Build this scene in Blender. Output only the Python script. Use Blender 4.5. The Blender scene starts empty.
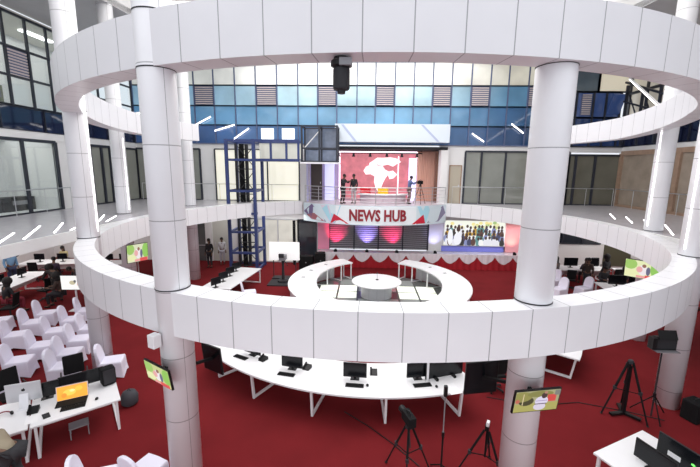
import bpy, math, random
from mathutils import Vector, Matrix
random.seed(7)
C = bpy.context.scene.collection
PI = math.pi
def R(d): return math.radians(d)
L1 = 3.89          # gallery floor
EYE = 5.89
CX, CY = 0.267, 14.113   # centre of the round atrium
RO, RI = 9.26, 8.83
XL, XR, YF = -14.0, 14.9, 22.4
ZC = 12.0

# ------------------------------------------------------------------ materials
MATS = {}
def mat(name, col, rough=0.5, metal=0.0, emit=None, es=1.0, noise=0.0, nscale=3.0, bump=0.0, bscale=60.0, spec=0.5, alpha=None, trans=0.0):
    if name in MATS: return MATS[name]
    m = bpy.data.materials.new(name); m.use_nodes = True
    nt = m.node_tree; b = nt.nodes['Principled BSDF']
    b.inputs['Base Color'].default_value = (*col, 1); b.inputs['Roughness'].default_value = rough
    b.inputs['Metallic'].default_value = metal
    b.inputs['Specular IOR Level'].default_value = spec
    if trans: b.inputs['Transmission Weight'].default_value = trans
    if emit: b.inputs['Emission Color'].default_value = (*emit, 1); b.inputs['Emission Strength'].default_value = es
    tc = nt.nodes.new('ShaderNodeTexCoord')
    if noise:
        n = nt.nodes.new('ShaderNodeTexNoise'); n.inputs['Scale'].default_value = nscale; n.inputs['Detail'].default_value = 4
        nt.links.new(tc.outputs['Object'], n.inputs['Vector'])
        mr = nt.nodes.new('ShaderNodeMapRange'); mr.inputs[1].default_value = .3; mr.inputs[2].default_value = .7
        mr.inputs[3].default_value = 1 - noise; mr.inputs[4].default_value = 1 + noise
        nt.links.new(n.outputs['Fac'], mr.inputs[0])
        vm = nt.nodes.new('ShaderNodeVectorMath'); vm.operation = 'SCALE'; vm.inputs[0].default_value = col
        nt.links.new(mr.outputs[0], vm.inputs['Scale']); nt.links.new(vm.outputs[0], b.inputs['Base Color'])
    if bump:
        n = nt.nodes.new('ShaderNodeTexNoise'); n.inputs['Scale'].default_value = bscale
        nt.links.new(tc.outputs['Object'], n.inputs['Vector'])
        bp = nt.nodes.new('ShaderNodeBump'); bp.inputs['Strength'].default_value = bump
        nt.links.new(n.outputs['Fac'], bp.inputs['Height']); nt.links.new(bp.outputs[0], b.inputs['Normal'])
    MATS[name] = m; return m

def math_node(nt, op, a, b=None, c=None):
    n = nt.nodes.new('ShaderNodeMath'); n.operation = op
    for i, v in enumerate((a, b, c)):
        if v is None: continue
        if isinstance(v, (int, float)): n.inputs[i].default_value = v
        else: nt.links.new(v, n.inputs[i])
    return n.outputs[0]

def seam_mat(name, col, terms, rough=0.35, seam=(0.36, 0.36, 0.38)):
    """panel cladding: terms = list of ('ang', period_deg, offset_deg, width_frac) / ('x'|'y'|'z', period, offset, width_frac)"""
    m = mat(name, col, rough, noise=0.02, nscale=1.2); nt = m.node_tree; b = nt.nodes['Principled BSDF']
    tc = nt.nodes.new('ShaderNodeTexCoord'); sp = nt.nodes.new('ShaderNodeSeparateXYZ'); nt.links.new(tc.outputs['Object'], sp.inputs[0])
    acc = None
    for kind, per, off, w in terms:
        if kind == 'ang':
            v = math_node(nt, 'ARCTAN2', sp.outputs[1], sp.outputs[0]); per, off = R(per), R(off)
        else: v = sp.outputs['xyz'.index(kind)]
        v = math_node(nt, 'SUBTRACT', v, off); v = math_node(nt, 'DIVIDE', v, per); v = math_node(nt, 'FRACT', v)
        v = math_node(nt, 'LESS_THAN', v, w)
        acc = v if acc is None else math_node(nt, 'MAXIMUM', acc, v)
    mx = nt.nodes.new('ShaderNodeMix'); mx.data_type = 'RGBA'
    src = b.inputs['Base Color'].links[0].from_socket
    nt.links.new(acc, mx.inputs['Factor']); nt.links.new(src, mx.inputs[6]); mx.inputs[7].default_value = (*seam, 1)
    nt.links.new(mx.outputs[2], b.inputs['Base Color'])
    return m

def glass_mat(name, col, emit=None, es=0.0, rough=0.06, noise=0.25, nscale=0.6, spec=0.8):
    return mat(name, col, rough, emit=emit, es=es, noise=noise, nscale=nscale, spec=spec)

def thin_glass(name, tint=(1, 1, 1), refl=.12):
    m = bpy.data.materials.new(name); m.use_nodes = True; nt = m.node_tree; nt.nodes.remove(nt.nodes['Principled BSDF'])
    t = nt.nodes.new('ShaderNodeBsdfTransparent'); t.inputs[0].default_value = (*tint, 1); g = nt.nodes.new('ShaderNodeBsdfGlossy'); g.inputs['Roughness'].default_value = .03
    lw = nt.nodes.new('ShaderNodeLayerWeight'); pw = nt.nodes.new('ShaderNodeMath'); pw.operation = 'POWER'; pw.inputs[1].default_value = 5; nt.links.new(lw.outputs['Facing'], pw.inputs[0]); ad = nt.nodes.new('ShaderNodeMath'); ad.operation = 'MULTIPLY_ADD'; ad.inputs[1].default_value = .6; ad.inputs[2].default_value = refl; nt.links.new(pw.outputs[0], ad.inputs[0])
    mx = nt.nodes.new('ShaderNodeMixShader'); nt.links.new(ad.outputs[0], mx.inputs[0]); nt.links.new(t.outputs[0], mx.inputs[1]); nt.links.new(g.outputs[0], mx.inputs[2])
    nt.links.new(mx.outputs[0], nt.nodes['Material Output'].inputs[0]); MATS[name] = m; return m
def picture_mat(name, es):
    m = bpy.data.materials.new(name); m.use_nodes = True; nt = m.node_tree; b = nt.nodes['Principled BSDF']
    a = nt.nodes.new('ShaderNodeVertexColor'); a.layer_name = 'Col'
    nt.links.new(a.outputs[0], b.inputs['Emission Color']); b.inputs['Emission Strength'].default_value = es
    b.inputs['Base Color'].default_value = (0.02, 0.02, 0.02, 1); b.inputs['Roughness'].default_value = 0.3
    MATS[name] = m; return m

WHITE = (0.83, 0.83, 0.86)
M_RING = seam_mat('white_cladding_ring', WHITE, [('ang', 3.93, -92.08, 0.024)])
M_COL = seam_mat('white_cladding_column', WHITE, [('z', 1.15, 3.90, 0.012), ('ang', 180, -42, 0.010)])
M_WALL = mat('white_paint', (0.82, 0.82, 0.82), 0.55, noise=0.02, nscale=.8)
M_CEIL = mat('grey_ceiling', (0.50, 0.50, 0.51), 0.6, noise=0.03)
M_GFLOOR = mat('polished_grey_tile', (0.56, 0.54, 0.58), 0.22, noise=0.04)
M_CARPET = mat('red_carpet', (0.155, 0.0125, 0.0155), 0.95, noise=0.10, nscale=1.1, bump=0.25, bscale=220, spec=0.1)
M_LAM = mat('white_laminate', (0.84, 0.84, 0.86), 0.30, noise=0.01)
M_WMET = mat('white_metal', (0.82, 0.82, 0.84), 0.35)
M_COVER = mat('white_chair_cover', (0.80, 0.78, 0.90), 0.8, bump=0.1, bscale=25)
M_BLK = mat('black_plastic', (0.008, 0.008, 0.009), 0.4, spec=.3)
M_BLKM = mat('black_matt', (0.008, 0.008, 0.009), 0.8, spec=.2)
M_SCR = mat('dark_screen', (0.006, 0.007, 0.009), 0.2, spec=.3)
M_DGREY = mat('dark_grey', (0.030, 0.030, 0.034), 0.6, spec=.3)
M_GREY = mat('mid_grey', (0.25, 0.25, 0.27), 0.5)
M_ALU = mat('aluminium', (0.62, 0.63, 0.66), 0.35, metal=0.6)
M_STEEL = mat('steel_rail', (0.55, 0.56, 0.58), 0.3, metal=0.7)
M_BLUE = mat('blue_steel_paint', (0.03, 0.05, 0.17), 0.4)
M_FRAME = mat('dark_window_frame', (0.022, 0.026, 0.04), 0.4)
M_BFRAME = mat('blue_grey_mullion', (0.10, 0.13, 0.24), 0.4)
M_WOOD = mat('brown_wood_frame', (0.36, 0.24, 0.17), 0.5, noise=0.12, nscale=6)
M_GLOW = mat('white_glow', (1, 1, 1), 0.5, emit=(1, 0.98, 1), es=4)  # white glow shared by office tubes, column strips and painted reflections
M_LOUV = mat('louver_slats', (0.66, 0.58, 0.58), 0.5)
M_SKIN = mat('brown_skin', (0.16, 0.08, 0.05), 0.6)
M_HAIR = mat('black_hair', (0.012, 0.010, 0.010), 0.8)
M_PIC = picture_mat('screen_picture', 1.15)

# ------------------------------------------------------------------ mesh builder
class MB:
    def __init__(s): s.v = []; s.f = []; s.c = []; s.smooth = False
    def add(s, vs, fs, col=None):
        n = len(s.v); s.v += [tuple(v) for v in vs]; s.f += [tuple(n + i for i in f) for f in fs]; s.c += [col] * len(fs); return s
    def box(s, c, d, rz=0, M=None):
        x, y, z = d[0] / 2, d[1] / 2, d[2] / 2
        vs = [Vector((a, b, e)) for a in (-x, x) for b in (-y, y) for e in (-z, z)]
        m = Matrix.Translation(c) @ Matrix.Rotation(rz, 4, 'Z')
        if M is not None: m = m @ M
        return s.add([m @ v for v in vs], [(0, 1, 3, 2), (4, 6, 7, 5), (0, 4, 5, 1), (2, 3, 7, 6), (0, 2, 6, 4), (1, 5, 7, 3)])
    def bar(s, a, b, w, h=None):
        a, b = Vector(a), Vector(b); d = b - a; L = d.length
        if L < 1e-6: return s
        q = d.to_track_quat('Z', 'Y').to_matrix().to_4x4(); h = h or w
        m = Matrix.Translation((a + b) / 2) @ q; x, y, z = w / 2, h / 2, L / 2
        vs = [m @ Vector((i, j, k)) for i in (-x, x) for j in (-y, y) for k in (-z, z)]
        return s.add(vs, [(0, 1, 3, 2), (4, 6, 7, 5), (0, 4, 5, 1), (2, 3, 7, 6), (0, 2, 6, 4), (1, 5, 7, 3)])
    def tube(s, pts, r, n=8):
        pts = [Vector(p) for p in pts]; rs = r if isinstance(r, (list, tuple)) else [r] * len(pts)
        vs = []
        for i, p in enumerate(pts):
            d = (pts[min(i + 1, len(pts) - 1)] - pts[max(i - 1, 0)]).normalized()
            up = Vector((0, 0, 1)) if abs(d.z) < .95 else Vector((1, 0, 0))
            a = d.cross(up).normalized(); b = d.cross(a)
            vs += [p + (a * math.cos(2 * PI * k / n) + b * math.sin(2 * PI * k / n)) * rs[i] for k in range(n)]
        fs = [(i * n + k, i * n + (k + 1) % n, (i + 1) * n + (k + 1) % n, (i + 1) * n + k) for i in range(len(pts) - 1) for k in range(n)]
        fs += [tuple(range(n))[::-1], tuple(range((len(pts) - 1) * n, len(pts) * n))]
        return s.add(vs, fs)
    def lathe(s, prof, n=32, c=(0, 0, 0)):
        vs = [(c[0] + r * math.cos(2 * PI * k / n), c[1] + r * math.sin(2 * PI * k / n), c[2] + z) for r, z in prof for k in range(n)]
        fs = [(i * n + k, i * n + (k + 1) % n, (i + 1) * n + (k + 1) % n, (i + 1) * n + k) for i in range(len(prof) - 1) for k in range(n)]
        fs += [tuple(range(n))[::-1], tuple(range((len(prof) - 1) * n, len(prof) * n))]
        return s.add(vs, fs)
    def ell(s, c, r, nu=12, nv=8, M=None):
        vs = []
        for j in range(nv + 1):
            t = PI * j / nv
            for k in range(nu):
                p = 2 * PI * k / nu; v = Vector((r[0] * math.sin(t) * math.cos(p), r[1] * math.sin(t) * math.sin(p), r[2] * math.cos(t)))
                if M is not None: v = M @ v
                vs.append(Vector(c) + v)
        return s.add(vs, [(j * nu + k, (j + 1) * nu + k, (j + 1) * nu + (k + 1) % nu, j * nu + (k + 1) % nu) for j in range(nv) for k in range(nu)])
    def prism(s, poly, z0, z1):
        n = len(poly)
        vs = [(x, y, z0) for x, y in poly] + [(x, y, z1) for x, y in poly]
        return s.add(vs, [tuple(range(n))[::-1], tuple(range(n, 2 * n))] + [(i, (i + 1) % n, n + (i + 1) % n, n + i) for i in range(n)])
    def arc(s, cx, cy, r0, r1, z0, z1, a0, a1, n, zf=None):
        vs = []
        for i in range(n + 1):
            a = R(a0 + (a1 - a0) * i / n); c, q = math.cos(a), math.sin(a); dz = zf(a0 + (a1 - a0) * i / n) if zf else 0
            vs += [(cx + r0 * c, cy + r0 * q, z0 + dz), (cx + r1 * c, cy + r1 * q, z0 + dz), (cx + r1 * c, cy + r1 * q, z1 + dz), (cx + r0 * c, cy + r0 * q, z1 + dz)]
        fs = []
        for i in range(n):
            for k in range(4): fs.append((i * 4 + k, i * 4 + (k + 1) % 4, (i + 1) * 4 + (k + 1) % 4, (i + 1) * 4 + k))
        if abs(abs(a1 - a0) - 360) > .01: fs += [(3, 2, 1, 0), (n * 4, n * 4 + 1, n * 4 + 2, n * 4 + 3)]
        return s.add(vs, fs)
    def build(s, name, m, parent=None, loc=None, smooth=False, rz=0, bevel=0):
        me = bpy.data.meshes.new(name); me.from_pydata(s.v, [], s.f)
        if any(c is not None for c in s.c):
            ca = me.color_attributes.new('Col', 'FLOAT_COLOR', 'CORNER'); i = 0
            for p, c in zip(me.polygons, s.c):
                for _ in p.loop_indices: ca.data[i].color = (*(c or (0, 0, 0)), 1); i += 1
        me.update(); me.materials.append(m)
        if smooth: me.shade_smooth()
        o = bpy.data.objects.new(name, me); C.objects.link(o)
        if parent: o.parent = parent
        if loc is not None: o.location = loc
        if rz: o.rotation_euler[2] = rz
        if bevel:
            b = o.modifiers.new('bevel', 'BEVEL'); b.width = bevel; b.segments = 2; b.limit_method = 'ANGLE'
        return o

def pieces(name, m, parent, mbs, **k):
    return [mb.build(name, m, parent, **k) for mb in mbs]
def tag(o, label, cat, group=None):
    o['label'] = label; o['category'] = cat
    if group: o['group'] = group
    return o
def thing(name, label, cat, loc=(0, 0, 0), rz=0, group=None):
    o = bpy.data.objects.new(name, None); C.objects.link(o); o.empty_display_size = .1
    o.location = loc; o.rotation_euler = (0, 0, rz); return tag(o, label, cat, group)
def struct(name, mb, m, loc=None, parent=None, smooth=False):
    o = mb.build(name, m, parent, loc, smooth)
    if parent is None: o['kind'] = 'structure'
    return o
def copy_tree(o, parent=None):
    c = o.copy(); C.objects.link(c); c.parent = parent
    for ch in [x for x in KIDS.get(o.name, [])]: copy_tree(ch, c)
    return c
KIDS = {}
def freeze(o):
    """remember the children of a prototype so that it can be copied"""
    for ch in list(o.children): KIDS.setdefault(o.name, []).append(ch); freeze(ch)
def instances(proto, spots):
    """spots: (loc, rz, label); the first uses the prototype itself"""
    freeze(proto); out = []
    src = proto
    for i, (loc, rz, lab) in enumerate(spots):
        o = proto if i == 0 else copy_tree(src)
        o.location = loc; o.rotation_euler = (0, 0, rz)
        if lab: o['label'] = lab
        out.append(o)
    return out

# ================================================================== SETTING
# ground floor
struct('floor', MB().box((-1, 10, -0.1), (39, 27, 0.2)), M_CARPET)
# gallery slab: everything between the round opening and the walls
def gallery():
    mb = MB(); z0, z1 = L1 - .72, L1
    def strip(a0, a1, xw, n):
        # from circle (clamped to far wall) out to rectangle corner
        for i in range(n):
            qs = []
            for a in (a0 + (a1 - a0) * i / n, a0 + (a1 - a0) * (i + 1) / n):
                c, s_ = math.cos(R(a)), math.sin(R(a))
                p = (CX + RO * .995 * c, min(CY + RO * .995 * s_, YF - .02))
                t = min((xw - CX) / c if abs(c) > 1e-6 else 1e9, (YF - CY) / s_ if s_ > 1e-6 else 1e9)
                qs.append((p, (CX + t * c, CY + t * s_)))
            (p0, w0), (p1, w1) = qs
            mb.prism([p0, w0, w1, p1], z0, z1)
    ar = math.degrees(math.atan2(YF - CY, XR - CX)); al = math.degrees(math.atan2(YF - CY, XL - CX))
    strip(0, ar, XR, 14); strip(ar, 63.6, XR, 14)
    strip(116.4, al, XL, 14); strip(al, 180, XL, 14)
    # front corners beside the ring: straight walkways along both side walls
    mb.box(((XL + CX - RO) / 2, (CY - 3) / 2, z1 - .12), (CX - RO - XL, CY + 3, .24))
    mb.box(((XR + CX + RO) / 2, (CY - 3) / 2, z1 - .12), (XR - CX - RO, CY + 3, .24))
    o = struct('floor_mezzanine', mb, M_GFLOOR)
gallery()
struct('trim_1', MB().box((CX - RO + .01, 4.6, L1 - .15), (.08, 18.8, .32)), M_WALL)
struct('trim_2', MB().box((CX + RO - .01, 4.6, L1 - .15), (.08, 18.8, .32)), M_WALL)
# ceiling with the round skylight well
cm = MB(); CRad = 10.2
for i in range(72):
    a0, a1 = R(i * 5), R(i * 5 + 5); pts = []
    for a in (a0, a1):
        c, s_ = math.cos(a), math.sin(a); t = 1e9
        if c > 1e-6: t = min(t, (XR + .2 - CX) / c)
        if c < -1e-6: t = min(t, (XL - .2 - CX) / c)
        if s_ > 1e-6: t = min(t, (YF + .2 - CY) / s_)
        if s_ < -1e-6: t = min(t, (-2 - CY) / s_)
        r = min(CRad, t - .01); pts.append(((CX + r * c, CY + min(r * s_, 8.0)), (CX + t * c, CY + t * s_)))
    cm.prism([pts[0][0], pts[0][1], pts[1][1], pts[1][0]], ZC, ZC + .25)
struct('ceiling', cm, M_CEIL)
M_SKY = mat('skylight_diffuser', (0.9, 0.9, 0.9), 0.5, emit=(1.0, 0.985, 0.95), es=1.35)
sk = MB()
sk.lathe([(10.3, 0), (10.3, .05)], 64)
struct('ceiling_skylight', sk, M_SKY, loc=(CX, CY, ZC + .9))
wl = MB().arc(0, 0, CRad, CRad + .15, 0, .9, 0, 360, 72)
struct('trim_3', wl, M_WALL, loc=(CX, CY, ZC + .05))
sg = MB()
for i in range(-4, 5):
    h = math.sqrt(CRad ** 2 - (i * 2.2) ** 2)
    sg.bar((i * 2.2, -h, 0), (i * 2.2, h, 0), .08, .2); sg.bar((-h, i * 2.2, 0), (h, i * 2.2, 0), .08, .2)
struct('trim_4', sg, M_WALL, loc=(CX, CY, ZC + .75))

# ---- walls
# side walls, upper storeys
def side_wall(name, X, sgn):
    mb = MB()
    mb.box((X + sgn * .3, 10, 5.4), (.1, 25, 3.1))   # backing behind the gallery windows
    mb.box((X + sgn * .1, 10, 7.12), (.3, 25, .34))   # white band
    mb.box((X + sgn * .3, 10, 9.6), (.1, 25, 4.8))
    return struct(name, mb, M_WALL)
side_wall('wall_right', XR, 1)
mb = MB(); mb.box((XL - 2.6, 10, 7.9), (.1, 25, 8.1)); mb.box((XL - 1.3, 10, 7.12), (2.7, 25, .34)); mb.box((XL - 1.3, 10, 7.75), (2.5, 25, .95)); mb.box((XL - 1.3, 10, L1 - .12), (2.6, 25, .24)); mb.box((XL - 1.3, 17.45, 5.4), (2.5, 2.1, 3.1))
mb.box((XL - .05, 17.45, 5.4), (.1, 2.1, 3.1)); mb.box((XL - .05, 20.55, 5.4), (.1, 1.25, 3.1))
struct('wall_left', mb, M_WALL)
struct('ceiling_left_office', MB().box((XL - 1.3, 10, 11.8), (2.7, 25, .1)), mat('office_ceiling', (.7, .68, .62), .6))
for nm, y, z, lab in (('filing_cabinet', 15.1, 8.25, 'green grey cabinet behind the upper left windows'), ('filing_cabinet', 12.9, 8.25, 'second cabinet behind the upper left windows'), ('filing_cabinet', 15.6, L1, 'low dark cabinet behind the left gallery windows, farther one'), ('filing_cabinet', 14.0, L1, 'low dark cabinet behind the left gallery windows, nearer one')):
    t = thing(nm, lab, 'cabinet', (XL - 1.5, y, z)); hh = .9 if z > 5 else .6
    MB().box((0, 0, hh / 2), (.6, .9 if z > 5 else 1.5, hh)).build('body', mat('cabinet_green', (.22, .24, .16), .5) if z > 5 else M_DGREY, t)
    MB().box((.31, 0, hh * .6), (.02, .7, hh * .3)).build('drawer', M_GREY, t)
for y in (11.5, 14.6, 17.6):
    t = thing('tube_light', 'long ceiling light inside the upper left office, ' + {11.5: 'nearest', 14.6: 'middle one', 17.6: 'farthest'}[y], 'light', (XL - 1.2, y, 11.72)); MB().box((0, 0, 0), (.25, 1.6, .06)).build('glow_bar', M_GLOW, t)
t = thing('notice_board', 'pale notice board on the wall behind the left gallery windows', 'board', (XL - 2.5, 15.2, 5.6)); MB().box((0, 0, 0), (.04, 1.0, .7)).build('panel', mat('pale_blue_board', (.45, .55, .7), .6), t)
# ground storey outer walls, set back under the gallery
struct('wall_left_ground', MB().box((-20.1, 11, 1.72), (.2, 25, 3.44)), M_WALL)
struct('wall_right_ground', MB().box((18.1, 11, 1.72), (.2, 25, 3.44)), M_WALL)
struct('ceiling_ground_left', MB().box((-17.1, 10.5, L1 - .34), (6.0, 23.8, .2)), M_WALL)
struct('ceiling_ground_right', MB().box((16.5, 10.5, L1 - .34), (3.0, 23.8, .2)), M_WALL)
struct('trim_6', MB().box((XL, 10.5, L1 - .48), (.1, 23.8, .5)), M_WALL)

# far wall
fw = MB()
def fbox(x0, x1, z0, z1, y0=YF, y1=YF + .3, mb=None): (mb or fw).box(((x0 + x1) / 2, (y0 + y1) / 2, (z0 + z1) / 2), (x1 - x0, y1 - y0, z1 - z0))
fbox(-20.2, -3.4, 2.75, L1); fbox(4.8, 18.2, 2.75, L1)          # spandrel
fbox(-3.4, 4.8, 2.82, L1 - .27)
fbox(-14.2, -3.4, 6.96, 7.30); fbox(4.4, 15.1, 6.96, 7.30)        # band over gallery windows
fbox(-10.02, -9.1, L1, 6.96); fbox(-3.97, -3.4, L1, 6.96); fbox(4.4, 5.85, L1, 6.96)
fbox(-20.2, -10.9, 0, 2.75); fbox(-10.0, -9.55, 0, 2.75); fbox(-8.35, -7.9, 0, 2.75)
fbox(3.95, 10.9, 0, 2.75); fbox(10.9, 18.2, 0, 1.55); fbox(14.3, 18.2, 1.55, 2.75)
fbox(-2.95, -2.15, 0, 2.75)
struct('wall_far', fw, M_WALL)

# windows ----------------------------------------------------------
WN = [0]
G_THIN = thin_glass('clear_glass', (.93, .96, .96), .06)
def window(axis, X, s_list, z_list, fmat, pmat, fw_=.07, side=1, louvers=(), cells=None, dep=.10):
    """axis 'x': wall along x at y=X; axis 'y': wall along y at x=X. side = direction towards the hall"""
    WN[0] += 1; n = 'window_%d' % WN[0]
    def P(s, z, d): return (s, X + side * d, z) if axis == 'x' else (X + side * d, s, z)
    pm = MB(); s0, s1, z0, z1 = s_list[0], s_list[-1], z_list[0], z_list[-1]
    def bx(mb, a, b, z_a, z_b, d0, d1):
        p, q = P(a, z_a, d0), P(b, z_b, d1)
        mb.box(tuple((p[i] + q[i]) / 2 for i in range(3)), tuple(abs(p[i] - q[i]) for i in range(3)))
    bx(pm, s0, s1, z0, z1, 0, .02)
    o = struct(n, pm, pmat)
    fm = MB()
    for s in s_list: bx(fm, s - fw_ / 2, s + fw_ / 2, z0, z1, .02, dep)
    for z in z_list: bx(fm, s0, s1, z - fw_ / 2, z + fw_ / 2, .02, dep * .9)
    fm.build('window_frame', fmat, o)
    for (a, b, za, zb) in louvers:
        lm = MB(); k = 0; z = za + .08
        while z < zb - .04:
            bx(lm, a + .08, b - .08, z, z + .055, .03, .075); z += .115
        lm.build('louver', M_LOUV, o)
        fr = MB(); bx(fr, a + .02, b - .02, za + .02, zb - .02, .021, .03); fr.build('louver_backing', M_BFRAME, o)
    return o, bx

# blue curtain wall above the gallery
mull = [-13.9, -12.6, -11.4, -10.16, -8.97, -7.71, -6.47, -5.22, -3.99, -2.84, -1.71, -0.54, 0.53, 1.65, 2.74, 3.81, 4.89, 5.99, 7.07, 8.08, 9.2, 10.3, 11.3]
zr = [7.30, 8.37, 9.47, 10.62, 11.9]
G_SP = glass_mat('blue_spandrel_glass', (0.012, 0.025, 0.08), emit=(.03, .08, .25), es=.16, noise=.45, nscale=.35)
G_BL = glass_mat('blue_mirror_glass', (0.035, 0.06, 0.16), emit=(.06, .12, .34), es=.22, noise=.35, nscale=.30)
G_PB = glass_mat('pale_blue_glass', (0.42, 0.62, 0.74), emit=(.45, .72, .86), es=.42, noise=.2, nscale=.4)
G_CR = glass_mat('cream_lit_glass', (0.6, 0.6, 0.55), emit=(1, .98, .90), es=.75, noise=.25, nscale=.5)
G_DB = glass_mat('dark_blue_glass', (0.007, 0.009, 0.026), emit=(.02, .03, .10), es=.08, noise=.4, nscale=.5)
lv = [(-10.16, -8.97), (-6.47, -5.22), (-2.84, -1.71), (.53, 1.65), (3.81, 4.89), (5.99, 7.07), (9.2, 10.3)]
def facade_glass(name, left, mid, right, es):  # brighter middle and darker right: reflections put into colour and emission
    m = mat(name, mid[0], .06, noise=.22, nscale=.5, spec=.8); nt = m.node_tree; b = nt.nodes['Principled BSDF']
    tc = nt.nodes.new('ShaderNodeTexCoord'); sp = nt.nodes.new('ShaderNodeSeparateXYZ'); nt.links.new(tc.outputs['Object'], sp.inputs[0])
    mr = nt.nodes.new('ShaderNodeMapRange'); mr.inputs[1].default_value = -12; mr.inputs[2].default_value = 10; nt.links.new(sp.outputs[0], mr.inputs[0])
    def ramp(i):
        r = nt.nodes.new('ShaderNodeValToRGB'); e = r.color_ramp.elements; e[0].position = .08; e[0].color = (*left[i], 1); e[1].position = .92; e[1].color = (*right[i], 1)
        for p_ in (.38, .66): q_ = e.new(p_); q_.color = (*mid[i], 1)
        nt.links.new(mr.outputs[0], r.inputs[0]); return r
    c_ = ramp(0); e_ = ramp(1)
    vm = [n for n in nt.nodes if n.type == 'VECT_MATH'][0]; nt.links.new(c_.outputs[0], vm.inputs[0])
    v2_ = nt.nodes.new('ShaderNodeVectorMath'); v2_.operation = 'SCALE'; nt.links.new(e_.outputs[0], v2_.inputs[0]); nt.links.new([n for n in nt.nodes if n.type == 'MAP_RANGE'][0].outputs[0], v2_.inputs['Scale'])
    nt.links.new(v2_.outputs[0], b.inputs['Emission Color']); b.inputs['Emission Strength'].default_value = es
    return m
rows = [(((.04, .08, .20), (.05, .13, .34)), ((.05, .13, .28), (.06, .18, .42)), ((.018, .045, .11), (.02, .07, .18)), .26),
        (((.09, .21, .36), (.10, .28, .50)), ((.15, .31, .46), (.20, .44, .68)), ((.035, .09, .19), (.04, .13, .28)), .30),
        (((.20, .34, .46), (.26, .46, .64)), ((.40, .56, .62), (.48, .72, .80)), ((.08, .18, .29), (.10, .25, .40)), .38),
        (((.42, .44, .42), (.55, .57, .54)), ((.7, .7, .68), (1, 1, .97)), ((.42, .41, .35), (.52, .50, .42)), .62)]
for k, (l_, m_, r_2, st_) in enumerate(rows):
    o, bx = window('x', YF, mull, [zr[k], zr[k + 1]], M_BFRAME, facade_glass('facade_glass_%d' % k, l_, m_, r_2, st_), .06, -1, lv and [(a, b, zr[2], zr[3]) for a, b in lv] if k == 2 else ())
    if k == 0:
        for x_ in (-5.85, -4.6): lp = MB(); bx(lp, x_ - .38, x_ + .38, 7.55, 8.2, .021, .03); lp.build('reflection_patch', mat('reflection_patch', (.8, .85, .9), .3, emit=(.9, .96, 1), es=.8), o)  # bright window reflections laid on the glass as glowing patches
# far right bay of the upper storey
mr = [11.3, 11.95, 12.9, 13.6, 14.4, 14.85]
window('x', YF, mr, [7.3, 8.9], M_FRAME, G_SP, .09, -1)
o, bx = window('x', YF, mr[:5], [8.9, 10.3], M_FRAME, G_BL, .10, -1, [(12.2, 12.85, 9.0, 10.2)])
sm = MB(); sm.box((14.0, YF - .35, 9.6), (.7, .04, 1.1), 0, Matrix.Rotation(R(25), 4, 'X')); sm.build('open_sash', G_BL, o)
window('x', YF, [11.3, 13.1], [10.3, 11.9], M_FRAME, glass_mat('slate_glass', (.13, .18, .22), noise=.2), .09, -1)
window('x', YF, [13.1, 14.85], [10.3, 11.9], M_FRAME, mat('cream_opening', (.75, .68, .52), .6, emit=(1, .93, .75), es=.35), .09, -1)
# gallery storey, far wall
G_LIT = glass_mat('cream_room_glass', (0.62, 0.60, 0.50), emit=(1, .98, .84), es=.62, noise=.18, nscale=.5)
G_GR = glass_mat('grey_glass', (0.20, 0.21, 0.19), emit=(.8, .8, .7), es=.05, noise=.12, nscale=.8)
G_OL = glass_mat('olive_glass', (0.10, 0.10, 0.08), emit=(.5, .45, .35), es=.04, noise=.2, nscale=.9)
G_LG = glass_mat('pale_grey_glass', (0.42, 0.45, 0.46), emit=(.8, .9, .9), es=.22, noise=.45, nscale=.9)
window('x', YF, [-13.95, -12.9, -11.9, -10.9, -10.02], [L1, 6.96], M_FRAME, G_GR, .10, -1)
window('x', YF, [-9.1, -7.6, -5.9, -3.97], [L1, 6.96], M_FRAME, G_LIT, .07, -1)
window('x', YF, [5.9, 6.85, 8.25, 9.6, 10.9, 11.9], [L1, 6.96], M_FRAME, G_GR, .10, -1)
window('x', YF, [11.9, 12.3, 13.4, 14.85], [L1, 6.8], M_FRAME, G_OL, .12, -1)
# left wall
window('y', XL, [4, 6, 7.5, 9, 10, 11.5, 13.1, 14.75, 16.4], [L1, 6.9], M_FRAME, G_THIN, .13, 1)
window('y', XL, [18.5, 19.3, 19.95], [L1, 6.9], M_FRAME, G_GR, .13, 1)
window('y', XL, [21.2, 22.35], [L1, 6.9], M_FRAME, G_GR, .10, 1)
window('y', XL, [8, 10, 12, 14, 16, 18, 20, 22.3], [7.29, 8.22], M_FRAME, G_DB, .03, 1)
window('y', XL, [4, 6, 8, 9.9, 11.1, 12.3, 13.5, 14.6, 15.6, 16.6, 17.6, 19.5, 22.3], [8.22, 9.35, 10.45, 11.72], M_FRAME, G_THIN, .09, 1, [(14.6, 15.6, 9.3, 10.45), (12.3, 13.5, 9.3, 10.45)])
# right wall: brown wooden frames with curtains behind the glass
G_BR = glass_mat('brown_curtain_glass', (0.27, 0.22, 0.18), emit=(.8, .65, .5), es=.05, noise=.2, nscale=1.6, rough=.10)
window('y', XR, [8, 12, 15.2, 18.3, 22.3], [L1, 6.92], M_WOOD, G_BR, .24, -1, dep=.14)
window('y', XR, [8, 10, 12, 14, 16, 18, 20, 22.3], [7.29, 8.5], M_FRAME, G_DB, .03, -1)
window('y', XR, [8, 10, 12, 14, 16, 18, 19.5, 21, 22.3], [8.5, 10.2, 11.9], M_FRAME, glass_mat('cream_dim_glass', (.5, .46, .38), emit=(1, .93, .8), es=.22, noise=.3), .14, -1)
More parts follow.
